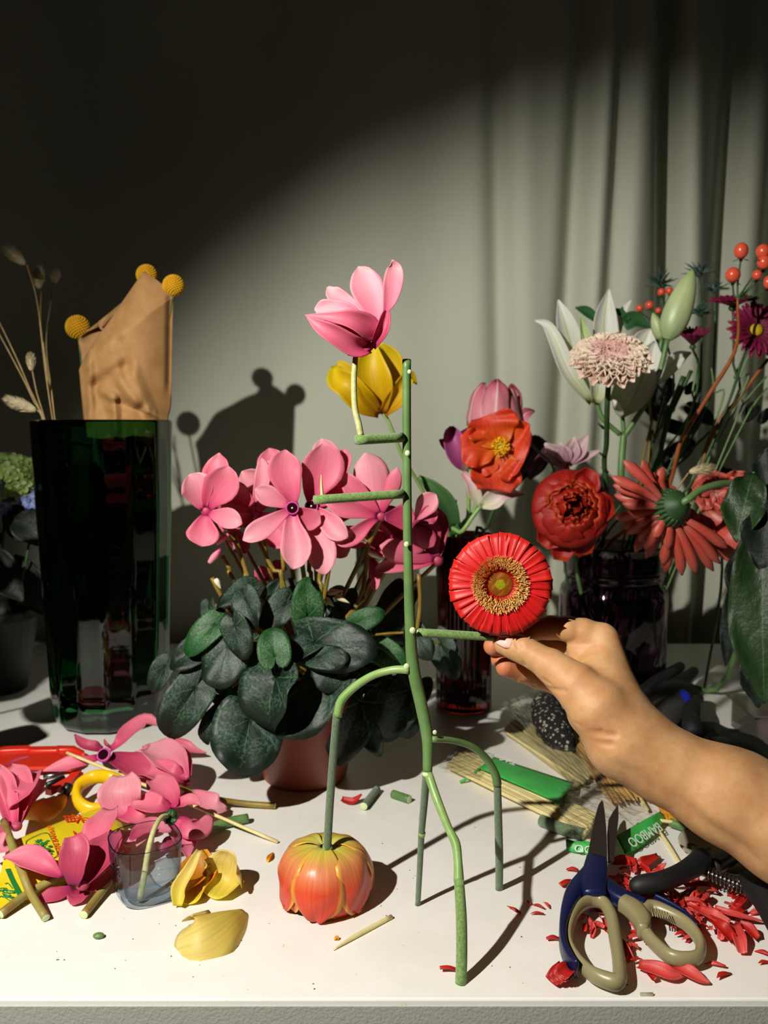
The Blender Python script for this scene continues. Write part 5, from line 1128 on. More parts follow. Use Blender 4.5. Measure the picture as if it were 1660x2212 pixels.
# printed packet
pk = thing('packet', 'glossy yellow printed packet lying under the cut flowers', 'packet', G(110, 1850))
m = base('packet_foil', '#e2cc1e', .22); nt, b, _ = nodes(m); tc = addn(nt, 'ShaderNodeTexCoord'); sp = addn(nt, 'ShaderNodeSeparateXYZ'); nt.links.new(tc.outputs['UV'], sp.inputs[0])
c = ramp(nt, noise(nt, 12, None, 2), [(.3, '#d8c018'), (.7, '#e0cc28')]); nt.links.new(c, b.inputs['Base Color']); bump(nt, b, noise(nt, 70, None, 3), .3, .0012)
ca, cb_, cc_, cd_ = Z6(75, 800, .024), Z6(640, 590, .024), Z6(700, 900, .004), Z6(0, 1215, .004)
pcor = (Z6(50, 800, .016), Z6(660, 575, .016), Z6(760, 830, .004), Z6(-70, 1255, .004)); V = np.zeros((26, 26, 3))
for j in range(26):
    for i in range(26):
        u, v = i/25, j/25; q = (pcor[0]*(1-u)+pcor[1]*u)*(1-v)+(pcor[3]*(1-u)+pcor[2]*u)*v
        V[j, i] = q+np.array([0, 0, .010*(math.sin(math.pi*u)*math.sin(math.pi*v))**.5+.0012*math.sin(13*u+7*v)*math.sin(math.pi*v)])
def pq(u, v, h=.0):
    j, i = min(v*25, 24.99), min(u*25, 24.99); a, b_ = int(j), int(i); s, t_ = j-a, i-b_
    return V[a, b_]*(1-s)*(1-t_)+V[a+1, b_]*s*(1-t_)+V[a, b_+1]*(1-s)*t_+V[a+1, b_+1]*s*t_+np.array([0, 0, h])
gt_ = gridgeo(V); Vb = V.copy(); Vb[:, :, 2] = np.minimum(Vb[:, :, 2]-.001, TZ+.001+.0*Vb[:, :, 2]); gb_ = gridgeo(Vb[:, ::-1])
part('front_foil', gt_, m, pk); part('back_foil', gb_, m, pk)
M['ink_g'] = base('ink_green', '#1c7a3c', .4); M['ink_r'] = base('ink_red', '#e03a14', .4); M['ink_w'] = base('ink_white', '#e8ece4', .5)
def findp(x, y):       # plane point above the packet for a crop pixel
    best = None
    for z in np.linspace(.002, .04, 39):
        q = Z6(x, y, z); d = V.reshape(-1, 3)-q; k = np.argmin((d[:, :2]**2).sum(1)); e = abs(V.reshape(-1, 3)[k, 2]-q[2])
        if best is None or e < best[0]: best = (e, q)
    return best[1]+(0, 0, .0009)
def textmesh(s, size, o, xd, nd, mat, par, name, label=None, ext=.0001):
    cu_ = bpy.data.curves.new('txt', 'FONT'); cu_.body = s; cu_.size = size; cu_.align_x = 'CENTER'; cu_.align_y = 'CENTER'; cu_.extrude = ext
    ob = bpy.data.objects.new('txt', cu_); COL.objects.link(ob); dg = bpy.context.evaluated_depsgraph_get(); dg.update()
    me_ = bpy.data.meshes.new_from_object(ob.evaluated_get(dg)); bpy.data.objects.remove(ob)
    x = norm(xd); z = norm(np.asarray(nd)-x*np.dot(nd, x)); y = np.cross(z, x)
    vs = np.array([v.co[:] for v in me_.vertices]) if len(me_.vertices) else np.zeros((3, 3)); fs_ = [tuple(p.vertices) for p in me_.polygons]
    v = np.outer(vs[:, 0], x)+np.outer(vs[:, 1], y)+np.outer(vs[:, 2], z)+o
    return part(name, (v, fs_, vs[:, :2]*0), mat, par, label=label, smooth=False)
xd = findp(280, 740)-findp(335, 880); NP = np.cross(pq(.6, .5)-pq(.4, .5), pq(.5, .4)-pq(.5, .6)); NP = NP*np.sign(NP[2])
textmesh('GOLDEN BANYAN', .0070, findp(325, 808), findp(308, 745)-findp(358, 875), NP, M['ink_r'], pk, 'lettering', 'small red printed words')
o1 = findp(432, 668); textmesh('番', .026, o1, findp(470, 720)-findp(420, 620), NP, M['ink_r'], pk, 'lettering', 'large red printed character')
textmesh('金', .024, findp(490, 770), findp(500, 800)-findp(450, 700), NP, M['ink_r'], pk, 'lettering', 'large red printed character')
# logo: rounded frame and tree crown
fr = [findp(x, y) for x, y in ((150, 818), (158, 795), (225, 762), (262, 752), (285, 765), (328, 860), (328, 885), (300, 905), (270, 916), (235, 912))]
part('logo_frame', tube(fr, .0004, 5, 40, cap=True), M['ink_g'], pk); g = []; rs = random.Random(2)
for (x, y, r) in ((205, 825, 22), (225, 800, 24), (250, 815, 24), (240, 840, 26), (268, 850, 24), (285, 875, 20), (262, 872, 18), (215, 845, 16), (275, 800, 12), (290, 830, 12), (302, 858, 8)):
    c0 = findp(x, y); n_ = 14; ring_ = [c0+np.array([math.cos(2*math.pi*i/n_), math.sin(2*math.pi*i/n_), 0])*r/2.677*.72/1900*(1+.3*math.sin(i*3.1+x)) for i in range(n_)]
    g.append(prism(ring_, .0002))
part('logo_tree', merge(g), M['ink_g'], pk, smooth=False, label='green tree emblem')
def band(pts, w, mat, name, par):
    q = [findp(*p) for p in pts]; part(name, surf(q, w, NP, 0, 0, 3, 10), mat, par)
band(((45, 960), (90, 1060), (140, 1150)), .0045, M['ink_g'], 'green_stripe', pk)
for k in range(14):
    a = rs.uniform(-.5, 1.2); x, y = rs.uniform(-10, 30), rs.uniform(1040, 1150); q = [findp(x, y), findp(x+20, y+8*math.sin(a*3)), findp(x+rs.uniform(40, 80), y+30*math.sin(a))]
    part('pine_mark', tube(q, .0005, 4, 6), M['ink_g'], pk)

# ---------------------------------------------------------------- water glass
gcn = G(314, 1940); gcn = np.array([gcn[0], .713, TZ]); gh = P(314, 1843, .685)[2]-TZ; rr = 80*.713/1900
def sq(a, z): 
    c_, s_ = abs(math.cos(a-.5)), abs(math.sin(a-.5)); return 1/((c_**2.9+s_**2.9)**(1/2.9))*.94
wg = thing('water_glass', 'small clear rounded-square glass with a little water and a bent stem in it', 'glass', gcn)
def thin(name, tint, edge, rough=.02, spec=1.0, haze=0.):
    m = bpy.data.materials.new(name); m.use_nodes = True; nt = m.node_tree; nt.nodes.remove(nt.nodes['Principled BSDF']); out = nt.nodes['Material Output']
    tr = addn(nt, 'ShaderNodeBsdfTransparent'); gl = addn(nt, 'ShaderNodeBsdfGlossy'); gl.inputs['Roughness'].default_value = rough; lw = addn(nt, 'ShaderNodeLayerWeight'); lw.inputs['Blend'].default_value = .35
    nt.links.new(mixc(nt, lw.outputs['Facing'], srgb(tint), srgb(edge)), tr.inputs[0]); mx = addn(nt, 'ShaderNodeMixShader'); l5 = addn(nt, 'ShaderNodeLayerWeight'); l5.inputs['Blend'].default_value = .5
    nt.links.new(mathn(nt, 'MULTIPLY', mathn(nt, 'ADD', mathn(nt, 'POWER', l5.outputs['Facing'], 5.0), .045), spec), mx.inputs[0]); nt.links.new(tr.outputs[0], mx.inputs[1]); nt.links.new(gl.outputs[0], mx.inputs[2]); last = mx.outputs[0]
    if haze:
        df = addn(nt, 'ShaderNodeBsdfDiffuse'); df.inputs[0].default_value = srgb('#d8d4c4'); m2 = addn(nt, 'ShaderNodeMixShader'); m2.inputs[0].default_value = haze
        nt.links.new(last, m2.inputs[1]); nt.links.new(df.outputs[0], m2.inputs[2]); last = m2.outputs[0]
    nt.links.new(last, out.inputs[0]); return m
M['clear'] = thin('clear_glass', '#fefefe', '#b4c8d6', .02, .9)
part('glass_wall', lathe([(.0001, .0006), (rr*.62, .0006), (rr*.80, .003), (rr*.92, .010), (rr*.99, gh*.5), (rr*1.03, gh-.0008), (rr*1.015, gh), (rr*1.0, gh-.0008), (rr*.955, gh*.5), (rr*.88, .012), (rr*.70, .007), (.0001, .006)], 64, sq, gcn), M['clear'], wg)
part('rim_edge', lathe([(rr*1.005, gh-.0002), (rr*1.036, gh-.0002), (rr*1.036, gh+.0003), (rr*1.005, gh+.0003)], 64, sq, gcn), thin('blue_rim', '#94bcd8', '#5c90b8'), wg, label='bluish rim')
water = thin('water', '#fbfdfd', '#e6eef2', .02, .6)
part('water', lathe([(.0001, .0062), (rr*.695, .0072), (rr*.875, .0122), (rr*.935, gh*.40), (rr*.94, gh*.42), (rr*.90, gh*.405), (.0001, gh*.405)], 64, sq, gcn), water, wg)
bs = thing('bent_stem', 'bent brownish stem with a green seed cap standing in the water glass', 'stem', gcn+(0, 0, .007))
pl_ = [P(302, 1945, .700), P(312, 1890, .705), P(322, 1830, .712), P(334, 1790, .722), P(348, 1766, .735), P(362, 1762, .745)]
part('shaft', tube(pl_, [.0028, .0026, .0024, .0022, .002, .002], 10, 30), M['stem_olive'], bs)
part('seed_cap', blob(P(370, 1764, .752), (.0062, .006, .0068), 12, 8), M['stem_dark'], bs)
for k in range(5):
    a = k*1.257; d = np.array([math.cos(a), -.3, math.sin(a)]); o = P(370, 1764, .748); part('sepal', surf([o, o+d*.004+(0, -.004, 0), o+d*.007], [.002, .004, .0006], TOCAM, .3, 0, 5, 5), M['stem_dark'], bs)

# ---------------------------------------------------------------- small loose things on the bare table
def TG(x, y, z=0): return G(x, y, z)
stick('skewer_tip', [(720, 2051, .0016), (765, 2024, .0018), (846, 1980, .0018)], [.0004, .0017, .0018], 'wood', 'short pointed skewer end lying in front of the tulip head', 'skewer', TG)
t = stick('stem_piece', [(849, 1715, .0045), (885, 1727, .0045)], .0045, 'stem_main', 'short green stem piece behind the stem sculpture', 'stem', TG)
stick('stem_piece', [(786, 1742, .0045), (815, 1705, .0045)], .0042, 'stem_grey', 'short grey green stem piece in the shade behind the sculpture', 'stem', TG)
stick('stem_piece', [(1170, 1772, .006), (1215, 1790, .006), (1262, 1802, .006)], .006, 'stem_grey', 'thick grey green stem piece beneath the skewer bag', 'stem', TG)
solo('bud_scrap', blob(G(213, 2021, .002), (.0046, .0034, .0022), 10, 6), M['stem_main'], 'small green bud scrap on bare table below the flower pile', 'scrap')
solo('petal_scrap', surf([G(578, 1862, .0006), G(582, 1852, .003), G(590, 1842, .001)], [.002, .004, .001], UP, .3), M['yellow_orange'], 'tiny orange scrap between the petals and the tulip head', 'scrap', solid=.0003)
solo('petal_scrap', surf([G(722, 2030, .0005), G(728, 2026, .002), G(732, 2030, .0006)], [.001, .003, .001], UP, .3), M['yellow_orange'], 'tiny tan scrap in front of the tulip head', 'scrap', solid=.0003)
rs = random.Random(21)
g = []
for k in range(70):
    x, y = rs.uniform(20, 1640), rs.uniform(1780, 2140); r = rs.uniform(.0003, .0008); g.append(blob(G(x, y, .0003), (r, r*rs.uniform(.5, 1), r*.5), 5, 3))
solo('plant_crumbs', merge(g), M['stem_dark'], 'tiny green and brown plant crumbs scattered over the white table', 'crumbs', kind='stuff')
solo('red_petal_piece', surf([G(738, 1727, .003), G(762, 1733, .002), G(782, 1716, .008)], [.006, .009, .002], UP, .3), M['clip2'], 'dark red curled petal in the pot shadow', 'petal', solid=.0004)
# ---------------------------------------------------------------- scissors and pliers at the lower right
def ZS(x, y, z): return G(1080+x/2.862, 1700+y/2.862, z)
def sz(y): return .034-.022*min(max((y-95)/900, 0), 1)          # the blades rest on the skewer bag, the handles on the clippings
sx_ = thing('scissors', 'kitchen scissors with blue and olive handles lying on red petal clippings', 'scissors', (ZS(640, 700, 0)[0], ZS(640, 700, 0)[1], TZ))
NS = norm(np.cross(ZS(700, 600, sz(600))-ZS(500, 600, sz(600)), ZS(600, 300, sz(300))-ZS(600, 900, sz(900))))
M['blade'] = base('blade_steel', '#5a5450', .38, Metallic=.85); M['bluep'] = base('blue_plastic', '#0b173f', .35); M['olive'] = base('olive_plastic', '#8f8660', .35)
def plate(pts, th, dz=0): return prism([ZS(x, y, sz(y)+dz) for x, y in pts], th, NS)
part('blade', plate([(630, 95), (612, 120), (598, 165), (570, 290), (540, 450), (665, 465), (664, 380), (660, 280), (650, 170), (640, 105)], .0022), M['blade'], sx_, smooth=False)
part('blade', plate([(733, 120), (700, 165), (672, 215), (664, 300), (668, 470), (705, 470), (722, 330), (735, 200)], .002, -.003), M['blade'], sx_, smooth=False)
def loop(pts, w, h, z0, mat, name, m=60): return part(name, ringtube([ZS(x, y, sz(y)+z0) for x, y in pts], [q*.62/1900/2.862 for q in w], h, 14, m, NS), M[mat], sx_, label=None)
M['olive'].node_tree
loop([(560, 705), (640, 715), (690, 800), (715, 930), (738, 1090), (735, 1200), (650, 1190), (555, 1145), (475, 1060), (430, 960), (440, 850), (490, 750)], [30, 38, 42, 44, 42, 46, 46, 34, 26, 26, 28, 30], .0062, -.002, 'olive', 'handle_loop')
loop([(880, 830), (930, 745), (1060, 790), (1170, 860), (1240, 960), (1230, 1045), (1150, 1065), (1050, 1045), (960, 970), (905, 900)], [46, 52, 44, 38, 34, 36, 38, 38, 38, 40], .0062, -.001, 'olive', 'handle_loop')
def strap(pts, w, h, mat, name, dz=0, n=14):
    q = [ZS(x, y, sz(y)+dz) for x, y in pts]; S = cr(q, 30); W = cr([a*.64/1900/2.862 for a in w], 30)[:, 0]; T = np.gradient(S, axis=0); V = np.zeros((32, n, 3))
    for j in range(30):
        sd = norm(np.cross(norm(T[j]), NS))
        for i in range(n):
            a = 2*math.pi*i/n; ca_, sa = math.cos(a), math.sin(a); V[j+1, i] = S[j]+W[j]*np.sign(ca_)*abs(ca_)**.6*sd+h*np.sign(sa)*abs(sa)**.6*NS
    V[0] = V[1].mean(0); V[31] = V[30].mean(0); return part(name, gridgeo(V, True), M[mat], sx_)
strap([(600, 460), (590, 540), (575, 620), (590, 680)], [78, 92, 96, 80], .0066, 'bluep', 'pivot_body', .002)
strap([(545, 540), (470, 650), (420, 760), (392, 880), (395, 980), (430, 1070), (478, 1130)], [46, 60, 44, 26, 24, 24, 14], .0074, 'bluep', 'handle_shell', 0)
strap([(600, 560), (680, 640), (780, 700), (900, 740)], [66, 62, 62, 40], .0066, 'bluep', 'handle_arm', -.001)
strap([(760, 715), (830, 760), (880, 830), (885, 900)], [52, 66, 58, 34], .0068, 'olive', 'handle_root', .0006)
strap([(960, 690), (1060, 740), (1150, 800), (1220, 880)], [16, 16, 14, 8], .005, 'bluep', 'handle_shell', -.002)
for k in range(7): part('grip_ridge', tube([ZS(935+k*17, 745+k*5, sz(780)+.0066), ZS(950+k*15, 800+k*3, sz(800)+.0050)], .0005, 5), M['olive'], sx_)
pr_ = thing('pliers', 'spring-loaded pliers with black rubber grips, half under the forearm', 'pliers', (ZS(1100, 560, 0)[0], ZS(1100, 560, 0)[1], TZ))
M['rub'] = base('black_rubber', '#141416', .6); M['chrome'] = base('spring_steel', '#b0a8a0', .22, Metallic=1.0)
part('grip', tube([ZS(815, 640, .022), ZS(860, 612, .026), ZS(1000, 585, .028), ZS(1130, 530, .028), ZS(1225, 470, .028), ZS(1245, 430, .028), ZS(1215, 395, .03)], [.003, .0078, .0082, .0082, .0092, .0085, .003], 16, 40), M['rub'], pr_)
part('grip', tube([ZS(1500, 540, .02), ZS(1580, 600, .022), ZS(1660, 700, .022), ZS(1760, 900, .018)], [.004, .012, .012, .010], 16, 24), M['rub'], pr_)
a, b_ = ZS(1285, 530, .022), ZS(1590, 650, .016); q = []
B = basis(b_-a)
for k in range(12*14+1):
    t = k/(12*14); an = 2*math.pi*12*t; r = .0052+.0016*t; q.append(a+(b_-a)*t+B@np.array([r*math.cos(an), r*math.sin(an), 0]))
part('spring', tube(q, .00055, 6, len(q)), M['chrome'], pr_)
part('spring_core', tube([a-(b_-a)*.2, a, b_, b_+(b_-a)*.1], .0024, 8), M['blade'], pr_); part('jaw', tube([ZS(1310, 500, .02), ZS(1420, 440, .016), ZS(1530, 400, .010)], [.008, .007, .003], 10), M['blade'], pr_)

# ---------------------------------------------------------------- red gerbera clippings
rs = random.Random(77); protos = []
for k in range(8):
    L_ = rs.uniform(.010, .020); wd = rs.uniform(.0045, .0075); kind = k % 4
    if kind == 0: sp, ww = [(0, -L_/2, 0), (0, 0, .002), (0, L_/2, .0)], [wd*.8, wd, wd*.9]
    elif kind == 1: sp, ww = [(0, -L_/2, 0), (.001, 0, .003), (0, L_/2, .001)], [wd*.5, wd, wd*.1]
    elif kind == 2: sp, ww = [(0, -L_*.7, 0), (.001, 0, .003), (.002, L_*.8, .002)], [wd*.5, wd*1.1, wd*.15]
    else: sp, ww = [(0, -L_*.3, 0), (0, 0, .001), (0, L_*.3, 0)], [wd*.9, wd, wd*.7]
    g = surf([np.array(s) for s in sp], ww, (0, 0, 1), rs.choice((.35, .5, -.3)), rs.uniform(-.4, .4), 6, 8, .1, k)
    protos.append([mk('petal_clipping', g, M['clip']), mk('petal_clipping', g, M['clip2'])])
def clipping(x, y, z, sc_=1., az=None, mt=0, label=None, group='red petal clippings heaped around the scissors', tilt=.5, pi=None):
    o = bpy.data.objects.new('petal_clipping', protos[pi if pi is not None else rs.randrange(8)][mt]); COL.objects.link(o)
    o.location = G(x, y, z).tolist(); o.scale = (sc_,)*3
    o.rotation_euler = (rs.uniform(-tilt, tilt), rs.uniform(-tilt, tilt), rs.uniform(0, 6.28) if az is None else az)
    mo = o.modifiers.new('thick', 'SOLIDIFY'); mo.thickness = .0004
    meta(o, label or 'red gerbera petal clipping in the heap by the scissors', 'petal', group if not label else None); return o
n = 0
while n < 150:
    t = rs.random(); x = 1345+t*255+rs.gauss(0, 38); y = 1905+t*80+rs.gauss(0, 36)
    if not (1325 < x < 1640 and 1850 < y < 2075): continue
    if (x-1345)**2/900+(y-2060)**2/900 < 1: continue
    hgt = .001+.009*max(0, 1-((x-1440-.4*(y-1930))/150)**2)*max(0, 1-((y-1950)/85)**2)
    clipping(x, y, hgt*rs.random()+.0012, rs.uniform(.5, 1.15), None, 1 if rs.random() < .45 else 0); n += 1
for k in range(34):
    x, y = rs.choice(((1270, 1990), (1290, 2020), (1385, 2035), (1365, 1890), (1300, 1990), (1360, 2050)))
    clipping(x+rs.gauss(0, 22), y+rs.gauss(0, 14), .0015+.003*rs.random(), rs.uniform(.5, 1.0), None, rs.randrange(2))
E2 = [(1237, 1881, .9, 1.2, 1, 'small dark red petal clipping left of the scissors pivot', 3), (1228, 1910, 1.0, 2.2, 1, 'dark red petal clipping against the blue scissors handle', 0), (1195, 2030, .9, 1.7, 1, 'narrow red petal clipping left of the left handle loop', 3),
      (1141, 1950, .55, .4, 1, 'small dark red scrap, highest of those beside the leg shadow', 3), (1163, 1958, .6, .9, 1, 'tiny red scrap on bare table beside the leg shadow', 1), (1181, 1955, .5, .4, 0, 'small pink red scrap, rightmost of those beside the leg shadow', 1), (1112, 1967, .7, 1.2, 1, 'tiny star-like red scrap right of the front green leg', 2),
      (1161, 1974, .6, 1.6, 1, 'thin red sliver lying below the tiny scraps', 1), (972, 2097, .8, 1.6, 1, 'red petal scrap left of the foot of the front green leg', 0), (1490, 2088, .9, 1.6, 1, 'dark red petal scrap below the right handle loop, nearest the table edge', 3), (1404, 2108, .9, .2, 1, 'short red clipping lying under the long pink red petal', 0),
      (1545, 2085, .8, 1.2, 0, 'pink red clipping at the lower right of the heap', 1), (1565, 2108, .9, 2.2, 1, 'dark red clipping at the lower right end of the heap', 1), (1650, 2060, .7, .9, 1, 'red clipping cut by the right edge of the photo', 1), (1652, 2080, .6, 1.9, 1, 'dark red sliver at the right edge near the table front', 1)]
for x, y, s_, az, mt, lb, pi in E2: clipping(x, y, .0018, s_, az, mt, lb, tilt=.25, pi=pi)
def longpet(pts, wd, lb, mt='clip', cup=.3, Z=ZS):
    q = [Z(*p) for p in pts]; solo('gerbera_petal', surf(q, [a/2.862*.62/1900 for a in wd], UP, cup, 0, 9, 14, .05), M[mt], lb, 'petal', solid=.0005)
longpet([(860, 1105, .004), (960, 1130, .006), (1060, 1165, .005), (1140, 1165, .003)], (60, 100, 90, 20), 'long pink red petal lying below the two handle loops')
longpet([(1060, 1100, .005), (1150, 1140, .006), (1230, 1185, .004), (1305, 1215, .002)], (40, 90, 70, 8), 'long pointed pink red petal beside the lower edge of the heap')
longpet([(690, 470, .005), (760, 465, .007), (850, 470, .006)], (60, 95, 60), 'broad dark red petal right of the scissor blades', 'clip2')
longpet([(845, 490, .003), (900, 470, .006), (980, 425, .005)], (60, 90, 40), 'broad bright red petal pointing towards the pliers', 'clip2')
longpet([(1290, 800, .014), (1370, 870, .014), (1440, 950, .006)], (30, 90, 80), 'broad red petal at the right side of the heap', 'clip2')
longpet([(1230, 760, .014), (1320, 800, .015), (1420, 850, .012)], (60, 90, 60), 'pink red petal on top of the heap')
longpet([(1330, 750, .010), (1450, 790, .009), (1650, 835, .004)], (40, 50, 8), 'long thin petal sticking out right of the heap')
longpet([(1450, 850, .010), (1480, 940, .008), (1500, 1030, .003)], (70, 90, 60), 'pink red petal pointing to the front at the right of the heap')
longpet([(1480, 840, .010), (1540, 880, .008), (1595, 940, .003)], (40, 80, 50), 'red petal leaning out at the far right of the heap', 'clip2')
longpet([(1540, 640, .006), (1480, 720, .006), (1420, 770, .003)], (70, 60, 12), 'dark red petal beneath the spring of the pliers', 'clip2')
longpet([(980, 530, .004), (1000, 500, .01), (1030, 470, .014)], (60, 50, 8), 'pointed coral petal tip standing behind the black grip')
for (c_, nn) in (((385, 1170), 7),):
    rr_ = random.Random(3); t = thing('petal_bundle', 'snipped bundle of red petals below the left handle loop', 'petals', (ZS(385, 1170, 0)[0], ZS(385, 1170, 0)[1], TZ))
    for k in range(nn):
        dx = rr_.uniform(-20, 20); part('petal', surf([ZS(330+dx+k*12, 1210-k*6, .003+.0012*k), ZS(370+dx+k*10, 1160-k*4, .006+.001*k), ZS(410+dx+k*8, 1110+k*3, .004+.001*k)], [.010, .0115, .009], UP, .25, 0, 7, 8), M['clip' if k % 2 else 'clip2'], t, solid=.0004)

# ---------------------------------------------------------------- skewer bags
def Z7(x, y, z): return G(900+x/2.184, 1440+y/2.184, z)
rs = random.Random(41)
def bundle(label, a0, a1, b0, b1, n, r, mat, z0, layers, glabel, jit=6, pointed=False):
    t = thing('skewer_bundle', label, 'skewers', (Z7(*a0, 0)[0], Z7(*a0, 0)[1], TZ))
    for k in range(n):
        u = (k % (n//layers))/(n//layers-1); l = k//(n//layers); z = z0+r*1.02+l*r*1.8
        s = Z7(a0[0]*(1-u)+a1[0]*u+rs.uniform(-jit, jit), a0[1]*(1-u)+a1[1]*u+rs.uniform(-jit, jit), z); e = Z7(b0[0]*(1-u)+b1[0]*u+rs.uniform(-jit, jit), b0[1]*(1-u)+b1[1]*u+rs.uniform(-jit, jit), z)
        rad_ = [r, r, r, r*.15] if pointed else [r, r, r, r]
        part('skewer', tube([s, s+(e-s)*.5, s+(e-s)*.9, e], rad_, 7, 8), M[mat], t)
    return t
sb1 = bundle('bundle of pale wooden skewers in a clear bag with a green paper band', (150, 470), (215, 395), (800, 790), (850, 700), 22, .0024, 'wood', .001, 2, '')
sb2 = bundle('bundle of dull skewers in a cloudy bag behind the green band', (425, 300), (480, 232), (760, 560), (860, 500), 26, .0022, 'wood_dull', .001, 2, '', 8)
sb3 = bundle('bundle of tan skewers with pointed ends held by a green tie under the wrist', (690, 290), (740, 255), (930, 640), (1090, 620), 24, .0024, 'wood_tan', .002, 2, '', 10, True)
stick('skewer', [(410, 303, .009), (560, 400, .010), (790, 552, .010)], .0017, 'wood', 'single pale skewer lying loose over the cloudy bag', 'skewer', Z7)
stick('skewer', [(1030, 570, .008), (1090, 675, .006)], .0017, 'wood', 'short pale skewer end poking out below the tan bundle', 'skewer', Z7)
stick('skewer', [(1130, 755, .005), (1190, 840, .003), (1250, 940, .0018)], .0018, 'wood', 'pale skewer pointing towards the black plier grip', 'skewer', Z7)
stick('skewer', [(1140, 725, .008), (1320, 745, .008)], .0018, 'wood', 'pale skewer running right beneath the forearm', 'skewer', Z7)
stick('cut_stem', [(1200, 735, .006), (1290, 765, .006), (1380, 800, .006)], .0045, 'stem_main', 'thick light green stem under the forearm beside the pliers', 'stem', Z7)
m = base('green_paper', '#3fae4c', .4); nt, b, _ = nodes(m); nt.links.new(ramp(nt, noise(nt, 40), [(.3, '#38a444'), (.7, '#4ab858')]), b.inputs['Base Color']); M['gpaper'] = m
def sheetg(cor, nu=18, nv=10, arch=.006, wr=.0008, Z=Z7, seed=0):
    c_ = [Z(*q) for q in cor]; V = np.zeros((nv, nu, 3))
    for j in range(nv):
        for i in range(nu):
            u, v = i/(nu-1), j/(nv-1); q = (c_[0]*(1-u)+c_[1]*u)*(1-v)+(c_[3]*(1-u)+c_[2]*u)*v
            V[j, i] = q+np.array([0, 0, arch*math.sin(math.pi*v)+wr*math.sin(9*u+5*v+seed)+wr*math.sin(17*v-8*u+seed)])
    return gridgeo(V), V
g, V1 = sheetg(((300, 480, .006), (370, 425, .006), (742, 555, .006), (690, 655, .004)), 12, 16, 0, 0)
c_ = [(296, 478), (366, 426), (742, 548), (690, 652)]; V = np.zeros((12, 20, 3))
for j in range(12):
    for i in range(20):
        u, v = i/19, j/11; x = (c_[0][0]*(1-v)+c_[1][0]*v)*(1-u)+(c_[3][0]*(1-v)+c_[2][0]*v)*u; y = (c_[0][1]*(1-v)+c_[1][1]*v)*(1-u)+(c_[3][1]*(1-v)+c_[2][1]*v)*u
        V[j, i] = Z7(x, y+0, .0125+.004*math.sin(math.pi*(.15+.8*v))+.0008*math.sin(6*u))
bl1 = part('paper_band', gridgeo(V), M['gpaper'], sb1, label='bright green paper band', solid=.0004)
tx = Z7(600, 520, .02)-Z7(430, 455, .02); o = Z7(468, 452, .0172)
textmesh('TAS', .014, Z7(440, 446, .0168)+(0, 0, .0008), -tx, (0, -.2, 1), M['ink_w'], bl1, 'lettering', 'white letters')
# clear film of the bag, crumpled
film = thin('clear_film', '#fbfbf8', '#e4e4da', .06, 1.5, .03); M['film'] = film
def crumpled(cor, nu, nv, amp, seed, arch=.006):
    c_ = [Z7(*q) for q in cor]; V = np.zeros((nv, nu, 3)); r_ = random.Random(seed); ks = [(r_.uniform(-34, 34), r_.uniform(-24, 24), r_.uniform(0, 6)) for _ in range(7)]
    for j in range(nv):
        for i in range(nu):
            u, v = i/(nu-1), j/(nv-1); q = (c_[0]*(1-u)+c_[1]*u)*(1-v)+(c_[3]*(1-u)+c_[2]*u)*v
            V[j, i] = q+np.array([0, 0, arch*math.sin(math.pi*u)*math.sin(math.pi*v)+amp*sum(1-abs(math.sin(a*u+b_*v+p)) for a, b_, p in ks)/3])
    return gridgeo(V)
part('clear_film', crumpled(((640, 640, .010), (760, 520, .012), (1120, 680, .010), (760, 850, .008)), 40, 30, .0045, 3, .008), film, sb1, smooth=False)
part('clear_film', crumpled(((400, 180, .010), (520, 130, .012), (900, 530, .010), (740, 580, .010)), 34, 20, .002, 5, .004), film, sb2, smooth=False)
part('clear_film', crumpled(((100, 480, .008), (200, 370, .009), (370, 420, .012), (300, 540, .010)), 16, 14, .0015, 6, .003), film, sb1, smooth=False)
# torn green header strips
hs = thing('label_strip', 'green paper strip with white letters folded at the end of the skewer bag', 'label', (Z7(1050, 780, 0)[0], Z7(1050, 780, 0)[1], TZ))
g, V2 = sheetg(((945, 800, .012), (1150, 680, .014), (1185, 705, .012), (985, 880, .003)), 20, 10, .004, .0006, Z7, 1)
cq = [(940, 798, .010), (1140, 690, .014), (1188, 706, .012), (1110, 790, .005), (1020, 876, .003), (975, 880, .003)]
V = np.zeros((8, 20, 3))
for j in range(8):
    for i in range(20):
        u, v = i/19, j/7; top = (940+210*u, 800-118*u); bot = (985+200*u, 884-170*u+30*math.sin(math.pi*u))
        V[j, i] = Z7(top[0]*(1-v)+bot[0]*v, top[1]*(1-v)+bot[1]*v, .013-.008*v+.0012*math.sin(7*u+2))
part('paper', gridgeo(V), M['gpaper'], hs, solid=.0004)
tx = Z7(1110, 770, .01)-Z7(990, 840, .01); nn_ = np.cross(Z7(1100, 740, .011)-Z7(980, 810, .011), Z7(1000, 790, .012)-Z7(1020, 840, .006)); nn_ = nn_*np.sign(nn_[2])
textmesh('BAMBOO', .0130, Z7(1075, 795, .0105)+norm(nn_)*.0016, -tx, nn_, M['ink_w'], hs, 'lettering', 'white outlined letters upside down')
hs2 = thing('label_strip', 'small green paper strip left of the scissor blades', 'label', (Z7(755, 850, 0)[0], Z7(755, 850, 0)[1], TZ))
g, _ = sheetg(((704, 815, .010), (830, 830, .010), (815, 888, .002), (708, 868, .002)), 12, 8, .002, .0005, Z7, 2); part('paper', g, M['gpaper'], hs2, solid=.0004)
textmesh('OO', .011, Z7(790, 862, .0062)+(0, -.0008, .001), Z7(760, 860, .006)-Z7(800, 864, .006), (0, -.5, 1), M['ink_w'], hs2, 'lettering', 'white letters')
